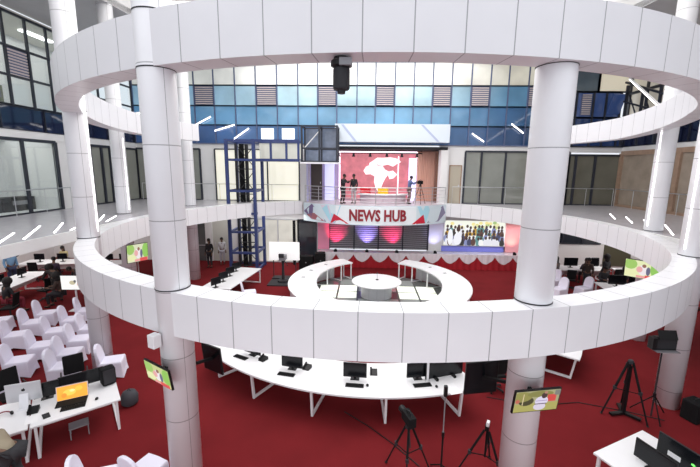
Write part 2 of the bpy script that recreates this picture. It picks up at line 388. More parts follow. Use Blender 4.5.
# ground storey
G_DK = glass_mat('dark_ground_glass', (0.03, 0.035, 0.045), noise=.3)
window('x', YF, [10.9, 12.05, 13.2, 14.3], [1.55, 2.75], M_FRAME, G_DK, .06, -1)
G_DR = glass_mat('dark_door_glass', (0.12, 0.13, 0.13), noise=.3)  # plain dark grey glass tone for the door
d = struct('door_1', MB().box((-10.45, YF + .05, 1.37), (.9, .06, 2.74)), G_DR)
MB().box((-10.45, YF - .01, 1.0), (.85, .03, .05)).build('push_bar', M_ALU, d)
d = struct('door_2', MB().box((-8.95, YF + .1, 1.37), (1.2, .06, 2.74)), mat('cream_door', (.6, .6, .55), .4))
MB().box((-9.4, YF + .05, 1.05), (.05, .04, .3)).build('door_handle', M_ALU, d)
G_GC = glass_mat('cream_ground_glass', (0.55, 0.54, 0.48), emit=(1, .97, .88), es=.30, noise=.3, nscale=.6)
window('x', YF, [-7.9, -6.6, -5.35, -4.1], [0.05, 2.75], M_ALU, G_GC, .06, -1)
window('x', YF, [-4.1, -2.95], [0.05, 2.75], M_FRAME, G_DK, .06, -1)
d = struct('door_3', MB().box((5.38, YF - .02, 5.0), (.62, .05, 2.2)), mat('beige_door', (.50, .45, .36), .4))
MB().box((5.6, YF - .06, 4.95), (.05, .05, .12)).build('door_handle', M_ALU, d)
fr = MB(); fr.box((5.04, YF - .03, 5.02), (.06, .08, 2.26)); fr.box((5.72, YF - .03, 5.02), (.06, .08, 2.26)); fr.box((5.38, YF - .03, 6.13), (.74, .08, .06)); fr.build('door_frame', M_WOOD, d)
# blinds on the far left ground wall
window('y', -20, [13, 15, 17, 19, 21, 22.2], [1.2, 2.9], M_WALL, glass_mat('bright_blind_glass', (.8, .8, .8), emit=(1, 1, 1), es=.6, noise=.1), .08, 1, [(15, 17, 1.2, 2.9), (17, 19, 1.2, 2.9), (19, 21, 1.2, 2.9)])
struct('wall_far_right_ground_panel', MB().box((15.4, YF - .03, 1.3), (1.6, .06, 2.2)), mat('olive_panel', (.09, .085, .05), .7))

# ================================================================== ring beams and columns
rb = MB().arc(0, 0, RI, RO, -.72, .03, 117, 423, 306)
rb.v = [(x, min(y, YF - .02 - CY), z) for x, y, z in rb.v]
tag(rb.build('ring_beam', M_RING, loc=(CX, CY, L1)), 'wide white panelled ring beam edging the gallery floor, its top seen from above', 'beam')
def zf(a):
    a = (a + 360) % 360
    if a <= 90: t = 1
    elif a < 180: t = .8
    elif a < 225: t = .8 * (225 - a) / 45
    elif a > 330: t = (a - 330) / 30
    else: t = 0
    return -.26 * t
ub = MB().arc(0, 0, RI, RO, 0, .74, 157, 383, 226, zf)
# short straight returns to the far wall
tag(ub.build('ring_beam', M_RING, loc=(CX, CY, 7.31)), 'upper white panelled ring beam with its grey soffit seen from below', 'beam')

CR_ = .268
COLS = {  # name: x, y, label
 'A': (-3.15, 5.72, 'thick white front column left of the round desk, from floor to roof'),
 'B': (2.63, 5.52, 'thick white front column with a lit television facing the camera'),
 'C': (-7.68, 9.78, 'white column rising behind the rows of white covered chairs'),
 'D': (-10.15, 15.05, 'slimmer looking white column with a television hung low behind the gallery ring'),
 'E': (-8.98, 18.6, 'white column just left of the blue steel lift tower'),
 'G': (9.85, 12.75, 'white column with a television in front of the brown framed windows'),
 'H': (7.88, 8.90, 'white column behind the studio light stand at the right edge')}
def column(key):
    x, y, lab = COLS[key]
    t = thing('column', lab, 'column', (x, y, 0))
    z2 = ZC if key != 'x' else 8
    # cladding: below ring, between rings, above
    mb = MB().lathe([(CR_, 0), (CR_, ZC)], 40)
    mb.build('cladding', M_COL, t, smooth=False)
    for p in t.children[0].data.polygons:
        if len(p.vertices) == 4: p.use_smooth = True
    jr = MB()
    for z in (L1 + .035, 8.07, 7.30):
        if key in 'DEG' and z > 7: continue
        jr.arc(0, 0, CR_ - .02, CR_ + .005, z, z + .018, 0, 360, 40)
    if jr.v: jr.build('joint_ring', M_DGREY, t)
    return t
CO = {k: column(k) for k in COLS}
def strip_on(key, az, z0, z1):  # thin bright emissive strip up one side of a column
    x, y, _ = COLS[key]; mb = MB(); c, s_ = math.cos(R(az)), math.sin(R(az))
    mb.box((c * (CR_ + .008), s_ * (CR_ + .008), (z0 + z1) / 2), (.015, .022, z1 - z0), R(az)); mb.build('bright_strip', M_GLOW, CO[key])
strip_on('C', 5, L1 + .2, 7.9); strip_on('D', -10, L1 + .2, 7.0); strip_on('G', -165, L1 + .2, 7.9); strip_on('H', -165, L1 + .2, 7.2)
# reflections of tube lights in the glass, added as glowing bars
def reflection_bar(a, b, lab):
    t = thing('tube_reflection', lab, 'light', a); v = Vector(b) - Vector(a)
    MB().bar((0, 0, 0), v, .04, .04).build('glow_bar', M_GLOW, t); MB().bar((0, 0, .05), v + Vector((0, 0, .05)), .06, .04).build('housing', M_WMET, t)
reflection_bar((9.7, 13.0, 7.95), (11.6, 17.6, 9.9), 'slanting bright tube reflection between the right column and the upper windows')
reflection_bar((-10.1, 15.4, 7.9), (-9.5, 19.0, 8.9), 'slanting bright tube reflection between the two left back columns')
reflection_bar((-10.25, 22.15, 8.25), (-9.15, 22.15, 8.80), 'slanting tube reflection before the blue facade, leftmost of three above the lift tower')
reflection_bar((-8.95, 22.15, 8.0), (-7.75, 22.15, 8.35), 'slanting tube reflection before the blue facade, middle one of three above the lift tower')
reflection_bar((-7.8, 22.15, 7.55), (-6.9, 22.15, 8.15), 'slanting tube reflection before the blue facade, lowest of three above the lift tower')
reflection_bar((6.15, 22.15, 7.95), (6.85, 22.15, 7.5), 'short slanting tube reflection before the dark blue facade right of the canopy')
reflection_bar((8.35, 22.15, 8.5), (9.05, 22.15, 8.0), 'short slanting tube reflection before the blue facade beside the thick right front column')
# reflections of ceiling lights, laid on the gallery floor as glowing strips
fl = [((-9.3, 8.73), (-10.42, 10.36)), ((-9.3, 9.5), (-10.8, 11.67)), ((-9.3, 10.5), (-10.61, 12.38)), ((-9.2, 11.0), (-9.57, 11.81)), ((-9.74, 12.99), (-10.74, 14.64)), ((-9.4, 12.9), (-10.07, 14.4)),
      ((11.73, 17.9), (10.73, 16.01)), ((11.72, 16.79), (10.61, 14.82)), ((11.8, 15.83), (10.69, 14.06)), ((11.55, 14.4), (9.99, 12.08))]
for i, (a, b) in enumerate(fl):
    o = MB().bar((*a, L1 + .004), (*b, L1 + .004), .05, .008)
    o = o.build('floor_reflection', M_GLOW)
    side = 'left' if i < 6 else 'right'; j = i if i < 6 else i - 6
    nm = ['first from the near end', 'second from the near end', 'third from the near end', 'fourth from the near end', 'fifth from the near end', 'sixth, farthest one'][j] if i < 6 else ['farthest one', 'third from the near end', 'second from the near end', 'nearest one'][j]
    tag(o, 'bright reflection streak on the %s gallery floor, %s' % (side, nm), 'light', 'reflection streaks on the gallery floor')

# handrails of the gallery
def handrail(pts, lab, z=L1, h=1.0, step=1.4):
    t = thing('handrail', lab, 'railing', (*pts[0], z)); p0 = Vector((*pts[0], 0))
    for a, b in zip(pts, pts[1:]):
        a, b = Vector((*a, 0)) - p0, Vector((*b, 0)) - p0
        MB().tube([a + Vector((0, 0, h)), b + Vector((0, 0, h))], .022, 6).build('rail', M_STEEL, t)
        n = max(1, int((b - a).length / step))
        for i in range(n + 1): q = a.lerp(b, i / n); MB().tube([q, q + Vector((0, 0, h))], .014, 6).build('post', M_STEEL, t)
    return t
handrail([(XL + .35, 4.0), (XL + .35, 16.6)], 'thin steel handrail in front of the left gallery windows')
handrail([(-13.6, YF - .3), (-4.0, YF - .3)], 'thin steel handrail across the far gallery left of the balcony')
handrail([(5.2, YF - .3), (14.5, YF - .3)], 'thin steel handrail across the far gallery right of the balcony')
handrail([(XR - .35, 6.0), (XR - .35, 22)], 'thin steel handrail in front of the brown wooden framed windows')

# stair frame seen at upper right
t = thing('escape_stair', 'dark steel stair frame behind the upper ring at right', 'stair', (14.2, 19.2, 8.1))
mb = MB()
for y in (0, 1.2, 2.4): MB().bar((0, y, -.8), (0, y, 2.4 if y > 2 else 1.9), .11).build('post', M_FRAME, t)
for a, b, w_ in (((0, -.9, 1.2), (0, 2.6, 2.6), .10), ((0, -.9, .4), (0, 2.6, 1.6), .08), ((0, -.9, -.3), (0, 2.6, 0.6), .08)): MB().bar(a, b, w_).build('stringer', M_FRAME, t)
for a, b, w_ in (((0, 0, -.2), (0, 1.2, 1.9), .05), ((0, 1.2, .2), (0, 2.4, 2.2), .05), ((0, -.9, -.8), (0, -.9, 1.4), .10)): MB().bar(a, b, w_).build('brace', M_FRAME, t)
# ================================================================== studio balcony
BX, BYc, BR_ = 0.6, 26.08, 6.08
half = math.degrees(math.asin(4.22 / BR_))
bal = thing('balcony_fascia', 'curved pale band with dark red lettering under the balcony studio railing', 'sign', (BX, YF - 1, L1))
bo = Vector((BX, YF - 1, L1))
mb = MB(); n = 24; pts = []
for i in range(n + 1):
    a = R(-90 - half + 2 * half * i / n); pts.append((BYc, a))
poly = [(BR_ * math.cos(a) * .995, BYc + BR_ * math.sin(a) * .995 - bo.y) for _, a in pts] + [(4.22, 3.3), (-4.22, 3.3)]
mb.prism(poly, -.25, 0.0); struct('floor_balcony', mb, mat('studio_floor', (.55, .5, .55), .4), loc=bo)
mb = MB().arc(0, BYc - bo.y, BR_ - .06, BR_, -1.08, -.01, -90 - half, -90 + half, 40)
mb.build('fascia_band', mat('pale_blue_fascia', (.68, .80, .86), .35), bal)
def band_shape(name, polys, col, off=.006):
    """polygons in (s, z) on the curved band, s measured along x"""
    mb = MB()
    for poly in polys:
        # subdivide in s by fan slices
        vs = []
        for s, z in poly:
            a = -PI / 2 + math.asin(max(-1, min(1, s / BR_))); r = BR_ + off
            vs.append((r * math.cos(a), BYc - bo.y + r * math.sin(a), z))
        k = len(vs); vs2 = [(x, y + .008, z) for x, y, z in vs]
        mb.add(vs + vs2, [tuple(range(k)), tuple(range(k, 2 * k))[::-1]] + [(i, k + i, k + (i + 1) % k, (i + 1) % k) for i in range(k)])
    return mb.build(name, mat('band_' + name + str(len(bpy.data.materials)), col, .4), bal)
band_shape('white_panel', [[(-2.2 + .25 * i, -1.04), (-2.2 + .25 * (i + 1), -1.04), (-2.2 + .25 * (i + 1), -.04), (-2.2 + .25 * i, -.04)] for i in range(18)], (.84, .89, .93), .004)
band_shape('light_blue_facet', [[(-3.0, -.25), (-2.75, -.03), (-1.9, -.03), (-2.25, -1.04), (-2.5, -1.04)]], (.42, .72, .84), .008)
band_shape('light_blue_facet', [[(2.35, -.03), (3.0, -.03), (3.1, -.25), (2.9, -1.0), (2.75, -1.04)]], (.42, .72, .84), .008)
band_shape('pale_facet', [[(-3.1, -.05), (-2.6, -.05), (-2.35, -1.04), (-2.6, -1.0)]], (.72, .66, .78), .010)
band_shape('violet_facet', [[(-4.18, -.50), (-3.65, -.03), (-2.75, -1.0), (-3.7, -.92)]], (.17, .13, .27), .014)
band_shape('rose_facet', [[(-4.0, -.70), (-3.5, -.55), (-2.85, -.98), (-3.6, -.93)]], (.40, .15, .18), .018)
band_shape('grey_facet', [[(2.95, -.98), (3.95, -.04), (4.15, -.5), (3.7, -.95)]], (.24, .23, .36), .014)
band_shape('red_facet', [[(-2.5, -1.03), (-2.3, -.50), (-2.0, -.68), (-1.45, -1.03)]], (.62, .02, .05), .016)
band_shape('red_facet', [[(2.05, -1.03), (2.72, -.50), (2.85, -1.0)]], (.62, .02, .05), .016)
# lettering
def text_mesh(s, size, depth):
    cu = bpy.data.curves.new('txt', 'FONT'); cu.body = s; cu.size = size; cu.extrude = depth; cu.offset = .032; cu.align_x = 'CENTER'; cu.resolution_u = 2
    o = bpy.data.objects.new('txt', cu); C.objects.link(o)
    dg = bpy.context.evaluated_depsgraph_get(); me = bpy.data.meshes.new_from_object(o.evaluated_get(dg)); 
    bpy.data.objects.remove(o); return me
me = text_mesh('NEWS HUB', 1.0, .03)
xs = [v.co.x for v in me.vertices]; ys = [v.co.y for v in me.vertices]; x0, x1, y0, y1 = min(xs), max(xs), min(ys), max(ys)
for v in me.vertices:
    s = (v.co.x - x0) / (x1 - x0) * 3.14 - 1.42; z = -.86 + (v.co.y - y0) / (y1 - y0) * .66
    a = -PI / 2 + math.asin(s / BR_); r = BR_ + .03 + v.co.z * .6
    v.co = (r * math.cos(a), BYc - bo.y + r * math.sin(a), z)
me.materials.clear(); me.materials.append(mat('dark_red_letters', (.28, .015, .03), .45))
o = bpy.data.objects.new('lettering', me); C.objects.link(o); o.parent = bal
# railing
brl = thing('balcony_railing', 'curved steel railing with horizontal bars around the balcony studio', 'railing', bo)
rail = MB(); bars = [MB() for _ in range(4)]
for i in range(n + 1):
    a = R(-90 - half + 2 * half * i / n); p = Vector(((BR_ - .12) * math.cos(a), BYc - bo.y + (BR_ - .12) * math.sin(a), 0))
    if i:
        rail.tube([q + Vector((0, 0, .98)), p + Vector((0, 0, .98))], .028, 6)
        for k in range(4): bars[k].tube([q + Vector((0, 0, .2 + .2 * k)), p + Vector((0, 0, .2 + .2 * k))], .012, 5)
    if i % 3 == 0: MB().tube([p, p + Vector((0, 0, .98))], .022, 6).build('post', M_STEEL, brl)
    q = p
rail.build('handrail', M_STEEL, brl); pieces('railing_bar', M_STEEL, brl, bars)
# studio room behind
RY = 24.6
struct('wall_studio_left', MB().box((-3.45, 23.4, 5.45), (.1, 2.5, 3.1)), mat('lavender_wall', (.55, .55, .80), .5))
struct('wall_studio_right', MB().box((4.75, 23.4, 5.45), (.1, 2.5, 3.1)), mat('peach_wall', (.80, .62, .52), .5))
struct('wall_studio_back', MB().box((.65, RY + .05, 5.45), (8.3, .1, 3.1)), mat('studio_back_paint', (.60, .55, .75), .5))
struct('ceiling_studio', MB().box((.65, 23.4, 7.10), (8.3, 2.6, .16)), M_DGREY)
struct('floor_studio', MB().box((.65, 23.6, L1 - .06), (8.3, 2.4, .1)), mat('studio_inner_floor', (.5, .4, .45), .4))
d = struct('door_4', MB().box((-3.0, 23.0, 5.05), (.7, .06, 2.3)), mat('dark_brown_door', (.05, .035, .03), .4))
MB().box((-2.75, 22.95, 5.0), (.04, .05, .12)).build('door_handle', M_ALU, d)
# curtain at right
mb = MB(); vs = []; N = 60
for i in range(N + 1):
    x = 3.3 + 1.25 * i / N; y = 23.9 + .06 * math.sin(i * 1.3) - .5 * i / N
    vs += [(x, y, L1), (x, y, 7.0), (x, y + .03, 7.0), (x, y + .03, L1)]
mb.add(vs, [(4 * i + k, 4 * i + (k + 1) % 4, 4 * (i + 1) + (k + 1) % 4, 4 * (i + 1) + k) for i in range(N) for k in range(4)])
tag(mb.build('curtain', mat('peach_curtain', (.80, .52, .42), .8)), 'peach pink curtain hanging at the right of the balcony studio', 'curtain')
mb = MB().box((4.45, 22.9, 5.4), (.3, .5, 3.0)); tag(mb.build('curtain', mat('brown_curtain', (.18, .09, .06), .8)), 'dark brown curtain fold beside the white pillar of the studio', 'curtain')
# world map screen
scr = thing('video_wall', 'large red screen showing a white world map in the balcony studio', 'screen', (.85, 24.2, L1 + .05))
MB().box((0, .05, 1.5), (5.0, .08, 3.0)).build('panel', mat('red_video_panel', (.35, .10, .12), .5, emit=(.62, .20, .24), es=.60, noise=.4, nscale=2), scr)
fr = MB()
for x in (-2.5, 2.5): fr.box((x, 0, 1.5), (.08, .1, 3.0))
fr.box((0, 0, 3.0), (5.1, .1, .12)); fr.box((1.3, -.02, 1.4), (.05, .04, 2.7)); fr.build('light_border', mat('pink_white_light', (1, .9, .95), .4, emit=(1, .85, .95), es=1.8), scr)
def flat(mb, poly, y, sx=1, sz=1, ox=0, oz=0, col=None, th=.01):
    k = len(poly); a = [(ox + sx * x, y, oz + sz * z) for x, z in poly]; b = [(x, y + th, z) for x, _, z in a]
    mb.add(a + b, [tuple(range(k)), tuple(range(k, 2 * k))[::-1]] + [(i, k + i, k + (i + 1) % k, (i + 1) % k) for i in range(k)], col)
mp = MB()
af = [(-.55, .9), (-.35, 1.0), (0, .98), (.3, .95), (.45, .75), (.7, .62), (.5, .35), (.35, .05), (.25, -.25), (.08, -.42), (-.02, -.25), (-.12, .1), (-.1, .4), (-.3, .5), (-.55, .48), (-.68, .68)]
flat(mp, af, -.03, 1.25, 1.2, -.1, 1.0)
flat(mp, [(.55, 1.75), (.95, 1.85), (1.25, 1.6), (1.0, 1.35), (.75, 1.3)], -.03)
eu = [(-.5, 0), (-.3, .15), (-.1, .05), (.1, .2), (.5, .1), (.9, .2), (1.3, .05), (1.6, .25), (1.9, .4), (1.6, .65), (1.1, .75), (.5, .7), (.1, .72), (-.2, .5), (-.5, .3)]
flat(mp, eu, -.03, .85, .85, -.15, 2.06)
sa = [(0, 0), (.3, .15), (.5, -.1), (.35, -.5), (.15, -.9), (.05, -.5), (-.1, -.2)]
0 and flat(mp, sa, -.03, .8, .8, -1.95, 1.6)
na = [(0, 0), (.35, -.3), (.5, .1), (.7, .35), (.3, .55), (-.3, .5), (-.35, .3)]
0 and flat(mp, na, -.03, .9, .9, -2.0, 2.2)
mp.build('world_map', mat('map_white', (.9, .75, .76), .5, emit=(1, .80, .82), es=.55), scr)
# bluish light panel left of the screen
tag(MB().box((-2.25, 23.6, 5.24), (.6, .1, 2.7)).build('light_panel', mat('lavender_light', (.7, .7, .95), .4, emit=(.6, .62, 1), es=.7)), 'tall lavender lit panel left of the red map screen', 'panel')
tag(MB().box((3.05, 24.0, 5.24), (.5, .1, 2.7)).build('light_panel', mat('lavender_light2', (.7, .7, .95), .4, emit=(.75, .7, 1), es=.8)), 'tall lavender lit panel between the map screen and the peach curtain', 'panel')
# canopy panel above
cp = thing('studio_canopy', 'pale blue panelled canopy above the balcony studio', 'canopy', (1.5, 21.9, 7.40))
MB().box((0, .15, .5), (6.5, 1.0, 1.0)).build('panel', mat('pale_canopy', (.72, .80, .88), .35), cp)
for po in ([(-2.9, .96), (-2.75, .96), (-2.0, .04), (-2.15, .04)], [(1.6, .96), (1.75, .96), (2.7, .04), (2.55, .04)]):
    mb = MB(); flat(mb, po, -.36); mb.build('blue_stripe', mat('lilac_stripe', (.45, .52, .72), .35), cp)
# white pillar right of studio
struct('trim_5', MB().box((4.62, YF - .2, 5.45), (.42, .5, 3.1)), M_WALL)
# studio lights truss
t = thing('lighting_truss', 'dark lighting truss with small lamps under the studio ceiling', 'truss', (.7, 22.6, 6.82))
mb = MB(); mb.bar((-2.7, 0, 0), (2.7, 0, 0), .06); mb.bar((-2.7, 0, .14), (2.7, 0, .14), .06)
mb.build('truss_bar', M_BLKM, t)
for x in (-2.3, -1.4, -.4, .6, 1.5, 2.4):
    MB().lathe([(.05, 0), (.09, -.2), (.1, -.22)], 10, (x, 0, 0)).build('lamp', M_BLKM, t)
# studio desk and seats
t = thing('presenter_desk', 'low curved white presenter desk on the balcony', 'desk', (1.1, 21.7, L1))
MB().arc(0, 1.0, 1.1, 1.6, .50, .56, 200, 340, 24).build('desk_top', M_LAM, t)
MB().arc(0, 1.0, 1.2, 1.5, 0, .50, 205, 335, 24).build('desk_front', mat('pink_grey', (.62, .5, .56), .4), t)
def tub_chair(col, loc, lab, rz=0):
    t = thing('tub_chair', lab, 'chair', loc, rz); m = mat('chair_' + lab.split()[0], col, .6)
    MB().lathe([(.30, .3), (.33, .34), (.33, .44), (.28, .47)], 20).build('seat', m, t)
    MB().arc(0, 0, .27, .35, .44, .86, 20, 160, 16).build('backrest', m, t)
    MB().lathe([(.2, 0), (.2, .02), (.03, .04), (.03, .30)], 16).build('pedestal', M_ALU, t)
tub_chair((.65, .01, .03), (.05, 23.0, L1), 'red rounded chair behind the presenter desk')
tub_chair((.85, .58, .03), (1.15, 23.0, L1), 'yellow rounded chair behind the presenter desk')

# under balcony: slatted screen wall, stage ------------------------------------------------
t = thing('slatted_screen', 'dark grey slatted backdrop lit pink and violet under the balcony', 'screen', (.9, YF + .02, .95))
MB().box((0, .07, .92), (6.1, .03, 1.84)).build('backing', M_DGREY, t)
mb = MB(); z = .06
while z < 1.80: mb.box((0, .03, z), (6.0, .05, .07)); z += .125
mb.build('slats', mat('grey_slats', (.34, .33, .36), .4), t)
for x in (-3.05, -1.5, 0, 1.5, 3.05): MB().box((x, -.02, .92), (.08, .08, 1.84)).build('mullion', M_FRAME, t)
st = thing('stage_platform', 'low stage with red skirt and scalloped white swags along the far wall', 'stage', (3.75, 21.93, 0))
MB().box((0, 0, .46), (13.0, .84, .90)).build('deck', M_GFLOOR, st)
def skirt(name, m, zt, zfun, y, N=260, amp=.03):
    mb = MB(); vs = []
    for i in range(N + 1):
        x = -6.5 + 13 * i / N; yy = y + amp * math.sin(i * .9); zb = zfun(x)
        vs += [(x, yy, zb), (x, yy, zt), (x, yy + .02, zt), (x, yy + .02, zb)]
    mb.add(vs, [(4 * i + k, 4 * i + (k + 1) % 4, 4 * (i + 1) + (k + 1) % 4, 4 * (i + 1) + k) for i in range(N) for k in range(4)])
    mb.build(name, m, st)
skirt('red_skirt', mat('red_satin', (.40, .012, .022), .5), .93, lambda x: .003, -.45)
skirt('white_swag', mat('white_satin', (.78, .74, .78), .5), .95, lambda x: .84 - .46 * abs(math.sin(x * 3.0 + .5)) ** .8, -.50)
# audience screen
t = thing('audience_screen', 'wide bright screen showing a seated crowd, right of the balcony', 'screen', (6.72, YF - .06, 1.30))
MB().box((0, 0, .80), (3.75, .1, 1.62)).build('bezel', M_WALL, t)
pm = MB(); flat(pm, [(-1.8, .05), (1.8, .05), (1.8, 1.55), (-1.8, 1.55)], -.07, col=(.80, .82, .72))
rnd = random.Random(3); y = -.075
def disc(mb, cx, cz, rx, rz, col, y, n=9): flat(mb, [(cx + rx * math.cos(2 * PI * k / n), cz + rz * math.sin(2 * PI * k / n)) for k in range(n)], y, col=col, th=.002)
for k in range(24):
    disc(pm, rnd.uniform(-1.65, 1.65), rnd.uniform(1.1, 1.45), .12, .1, rnd.choice([(.7, .68, .4), (.35, .5, .2), (.75, .75, .8), (.8, .7, .3)]), y)
for row in range(4):
    for k in range(15):
        y -= .0006
        x = -1.66 + k * .235 + rnd.uniform(-.05, .05); z = 1.12 - row * .22 + rnd.uniform(-.05, .05)
        bc = rnd.choice([(.7, .7, .75), (.05, .06, .12), (.10, .05, .04), (.22, .25, .45), (.8, .8, .8), (.5, .3, .05), (.10, .25, .25), (.03, .03, .03)]) 
        disc(pm, x, z - .24, .15, .26, bc, y); disc(pm, x, z + .05, .075, .10, (.05, .025, .02), y - .0003)
for o_ in ((-1.45, .55, .16, .50, (.80, .80, .84)), (-1.0, .45, .24, .40, (.78, .78, .84))): y -= .003; disc(pm, *o_, y, 14)
disc(pm, -.98, 1.05, .12, .17, (.06, .03, .025), y - .003, 14)
pm.v = [(x, y_, max(.03, z)) for x, y_, z in pm.v]
pm.build('picture', M_PIC, t)
tag(MB().box((6.72, YF - .04, 1.10), (3.85, .06, .34)).build('wall_panel', mat('violet_panel', (.22, .24, .75), .4)), 'violet blue panel below the audience screen', 'panel')
tag(MB().box((9.15, YF - .04, 1.85), (1.15, .06, 1.85)).build('wall_panel', mat('pink_lit_panel', (.85, .38, .42), .5)), 'pink lit wall panel right of the audience screen', 'panel')  # pink tint of the uplight is put into the panel colour
tag(MB().box((-2.5, YF - .04, 1.80), (.7, .06, 1.75)).build('wall_panel', mat('hot_pink_panel', (.85, .30, .45), .5)), 'pink wall panel left of the slatted backdrop', 'panel')
def uplight(x, col, e, lab, y=21.75, aim=(0, .75, 1)):
    t = thing('uplight', lab, 'light', (x, y, .91))
    MB().lathe([(.06, 0), (.08, .02), (.08, .14), (.06, .16)], 12).build('lamp_body', M_BLKM, t)
    MB().box((0, -.09, .06), (.2, .02, .12)).build('yoke', M_BLKM, t)
    l = bpy.data.lights.new('uplight_beam', 'SPOT'); l.energy = e; l.color = col; l.spot_size = R(75); l.spot_blend = 1.0; l.shadow_soft_size = .05
    lo = bpy.data.objects.new('uplight_beam', l); C.objects.link(lo); lo.location = (x, y, 1.12)
    lo.rotation_euler = Vector(aim).to_track_quat('-Z', 'Y').to_euler()
uplight(.2, (.40, .30, 1), 330, 'small black uplight on the stage throwing violet light')
uplight(2.0, (1, .03, .15), 360, 'small black uplight throwing pink light on the slatted backdrop', aim=(-.3, .7, 1))
uplight(-1.7, (1, .03, .15), 300, 'small black uplight at the left end of the stage')
uplight(4.3, (.5, .5, 1), 60, 'small black uplight left of the audience screen')
uplight(9.0, (1, .55, .35), 60, 'small black uplight before the pink wall panel')

# ================================================================== blue lift tower
t = thing('lift_tower', 'blue steel lift tower frame with glazed bridge to the balcony', 'lift', (-7.55, 20.1, 0))
for x in (0, 1.5):
    for y in (0, 1.6): MB().bar((x, y, 0), (x, y, 7.4), .16).build('post', M_BLUE, t)
for z in (.1, 1.1, 2.3, 3.35, 4.6, 6.3, 7.32):
    mb = MB()
    for a, b in (((0, 0), (1.5, 0)), ((0, 1.6), (1.5, 1.6)), ((0, 0), (0, 1.6)), ((1.5, 0), (1.5, 1.6))): mb.bar((*a, z), (*b, z), .12)
    mb.build('crossbeam', M_BLUE, t)
MB().bar((.25, .8, 0), (.25, .8, 7.2), .10).build('guide_rail', M_DGREY, t); MB().bar((.70, 1.3, 0), (.70, 1.3, 7.2), .16).build('guide_rail', M_DGREY, t); MB().bar((.48, 1.1, 0), (.48, 1.1, 7.2), .26, .10).build('cable_duct', M_BLKM, t)
for z in (.2, 1.6, 3.0, 4.4, 5.8):
    mb = MB(); mb.bar((.25, .8, z), (1.2, 1.3, z + 1.4), .04); mb.bar((1.2, 1.3, z), (.25, .8, z + 1.4), .04); mb.bar((.25, .6, z), (1.25, .6, z), .05); mb.build('cross_brace', M_DGREY, t)
for z in (6.3, 7.32):
    for y in (0, 1.0): MB().bar((1.5, y, z), (4.0, y, z), .14).build('bridge_beam', M_BLUE, t)
for x in (1.55, 2.45, 3.3, 3.95): MB().bar((x, 0, 6.3), (x, 0, 7.32), .11).build('bridge_post', M_BLUE, t)
mb = MB(); mb.box((2.75, .98, 6.8), (2.4, .02, .95)); mb.build('bridge_glass', glass_mat('bridge_glass', (.5, .5, .45), emit=(1, 1, .9), es=.2), t)
MB().box((2.75, .5, 6.27), (2.5, 1.0, .06)).build('bridge_deck', M_WALL, t)
# cabin
t = thing('lift_cabin', 'dark framed glazed box at the end of the blue bridge', 'lift', (-2.48, 20.3, 6.2))
for x in (-.95, 0, .95):
    mb = MB()
    for y in (-.1, 1.0): mb.bar((x, y, 0), (x, y, 1.95), .10)
    mb.bar((x, -.1, 1.9), (x, 1.0, 1.9), .08); mb.build('frame', M_FRAME, t)
for z in (.05, .75, 1.9):
    for y in (-.1, 1.0): MB().bar((-.95, y, z), (.95, y, z), .08).build('crossbeam', M_FRAME, t)
MB().bar((-.9, .5, .8), (0, .5, 1.8), .05).build('brace', M_WALL, t)
MB().box((0, .98, .98), (1.85, .03, 1.85)).build('glass', glass_mat('cabin_glass', (.10, .12, .17), emit=(.4, .5, .7), es=.08, noise=.5, nscale=1.5), t)
MB().box((0, .45, -.03), (2.1, 1.25, .08)).build('sill', mat('white_sill', (.9, .9, .95), .4), t)
# dark pipe
tag(MB().tube([(-4.25, 21.9, 0), (-4.25, 21.9, 2.75)], .09, 10).build('pipe', M_BLKM), 'dark vertical pipe before the cream ground floor glazing', 'pipe')

# ================================================================== centre studio desk
DX, DY = .70, 16.0
def earc(mb, r0, r1, z0, z1, a0, a1, n):
    vs = []
    for i in range(n + 1):
        a = R(a0 + (a1 - a0) * i / n); c, q = math.cos(a), math.sin(a)
        vs += [(r0[0] * c, r0[1] * q, z0), (r1[0] * c, r1[1] * q, z0), (r1[0] * c, r1[1] * q, z1), (r0[0] * c, r0[1] * q, z1)]
    fs = [(i * 4 + k, i * 4 + (k + 1) % 4, (i + 1) * 4 + (k + 1) % 4, (i + 1) * 4 + k) for i in range(n) for k in range(4)] + [(3, 2, 1, 0), (n * 4, n * 4 + 1, n * 4 + 2, n * 4 + 3)]
    return mb.add(vs, fs)
RI2, RO2 = (2.78, 3.35), (4.03, 4.25)
t = thing('round_news_desk', 'large white horseshoe news desk in the middle of the red floor', 'desk', (DX, DY, 0))
earc(MB(), RI2, RO2, .90, .96, 117, 426, 120).build('desk_top', M_LAM, t)
earc(MB(), (3.88, 4.10), (3.94, 4.16), 0, .90, 126, 416, 110).build('outer_panel', seam_mat('desk_panel', (.82, .82, .85), [('ang', 12, 0, .01)]), t)
for a in (118, 130, 150, 175, 205, 240, 300, 335, 0, 30, 50, 65):
    mb = MB(); c, s_ = math.cos(R(a)), math.sin(R(a)); A_ = ((RI2[0] + .1) * c, (RI2[1] + .1) * s_); B_ = (3.78 * c, 4.0 * s_)
    mb.bar((*A_, 0), (*A_, .9), .06); mb.bar((*B_, 0), (*B_, .9), .06); mb.bar((*A_, .04), (*B_, .04), .05)
    mb.build('leg_frame', M_WMET, t)
for a in (140, 160, 178, 20, 38): MB().box((3.45 * math.cos(R(a)), 3.8 * math.sin(R(a)), .965), (.16, .10, .012), R(a)).build('cable_port', M_GREY, t)
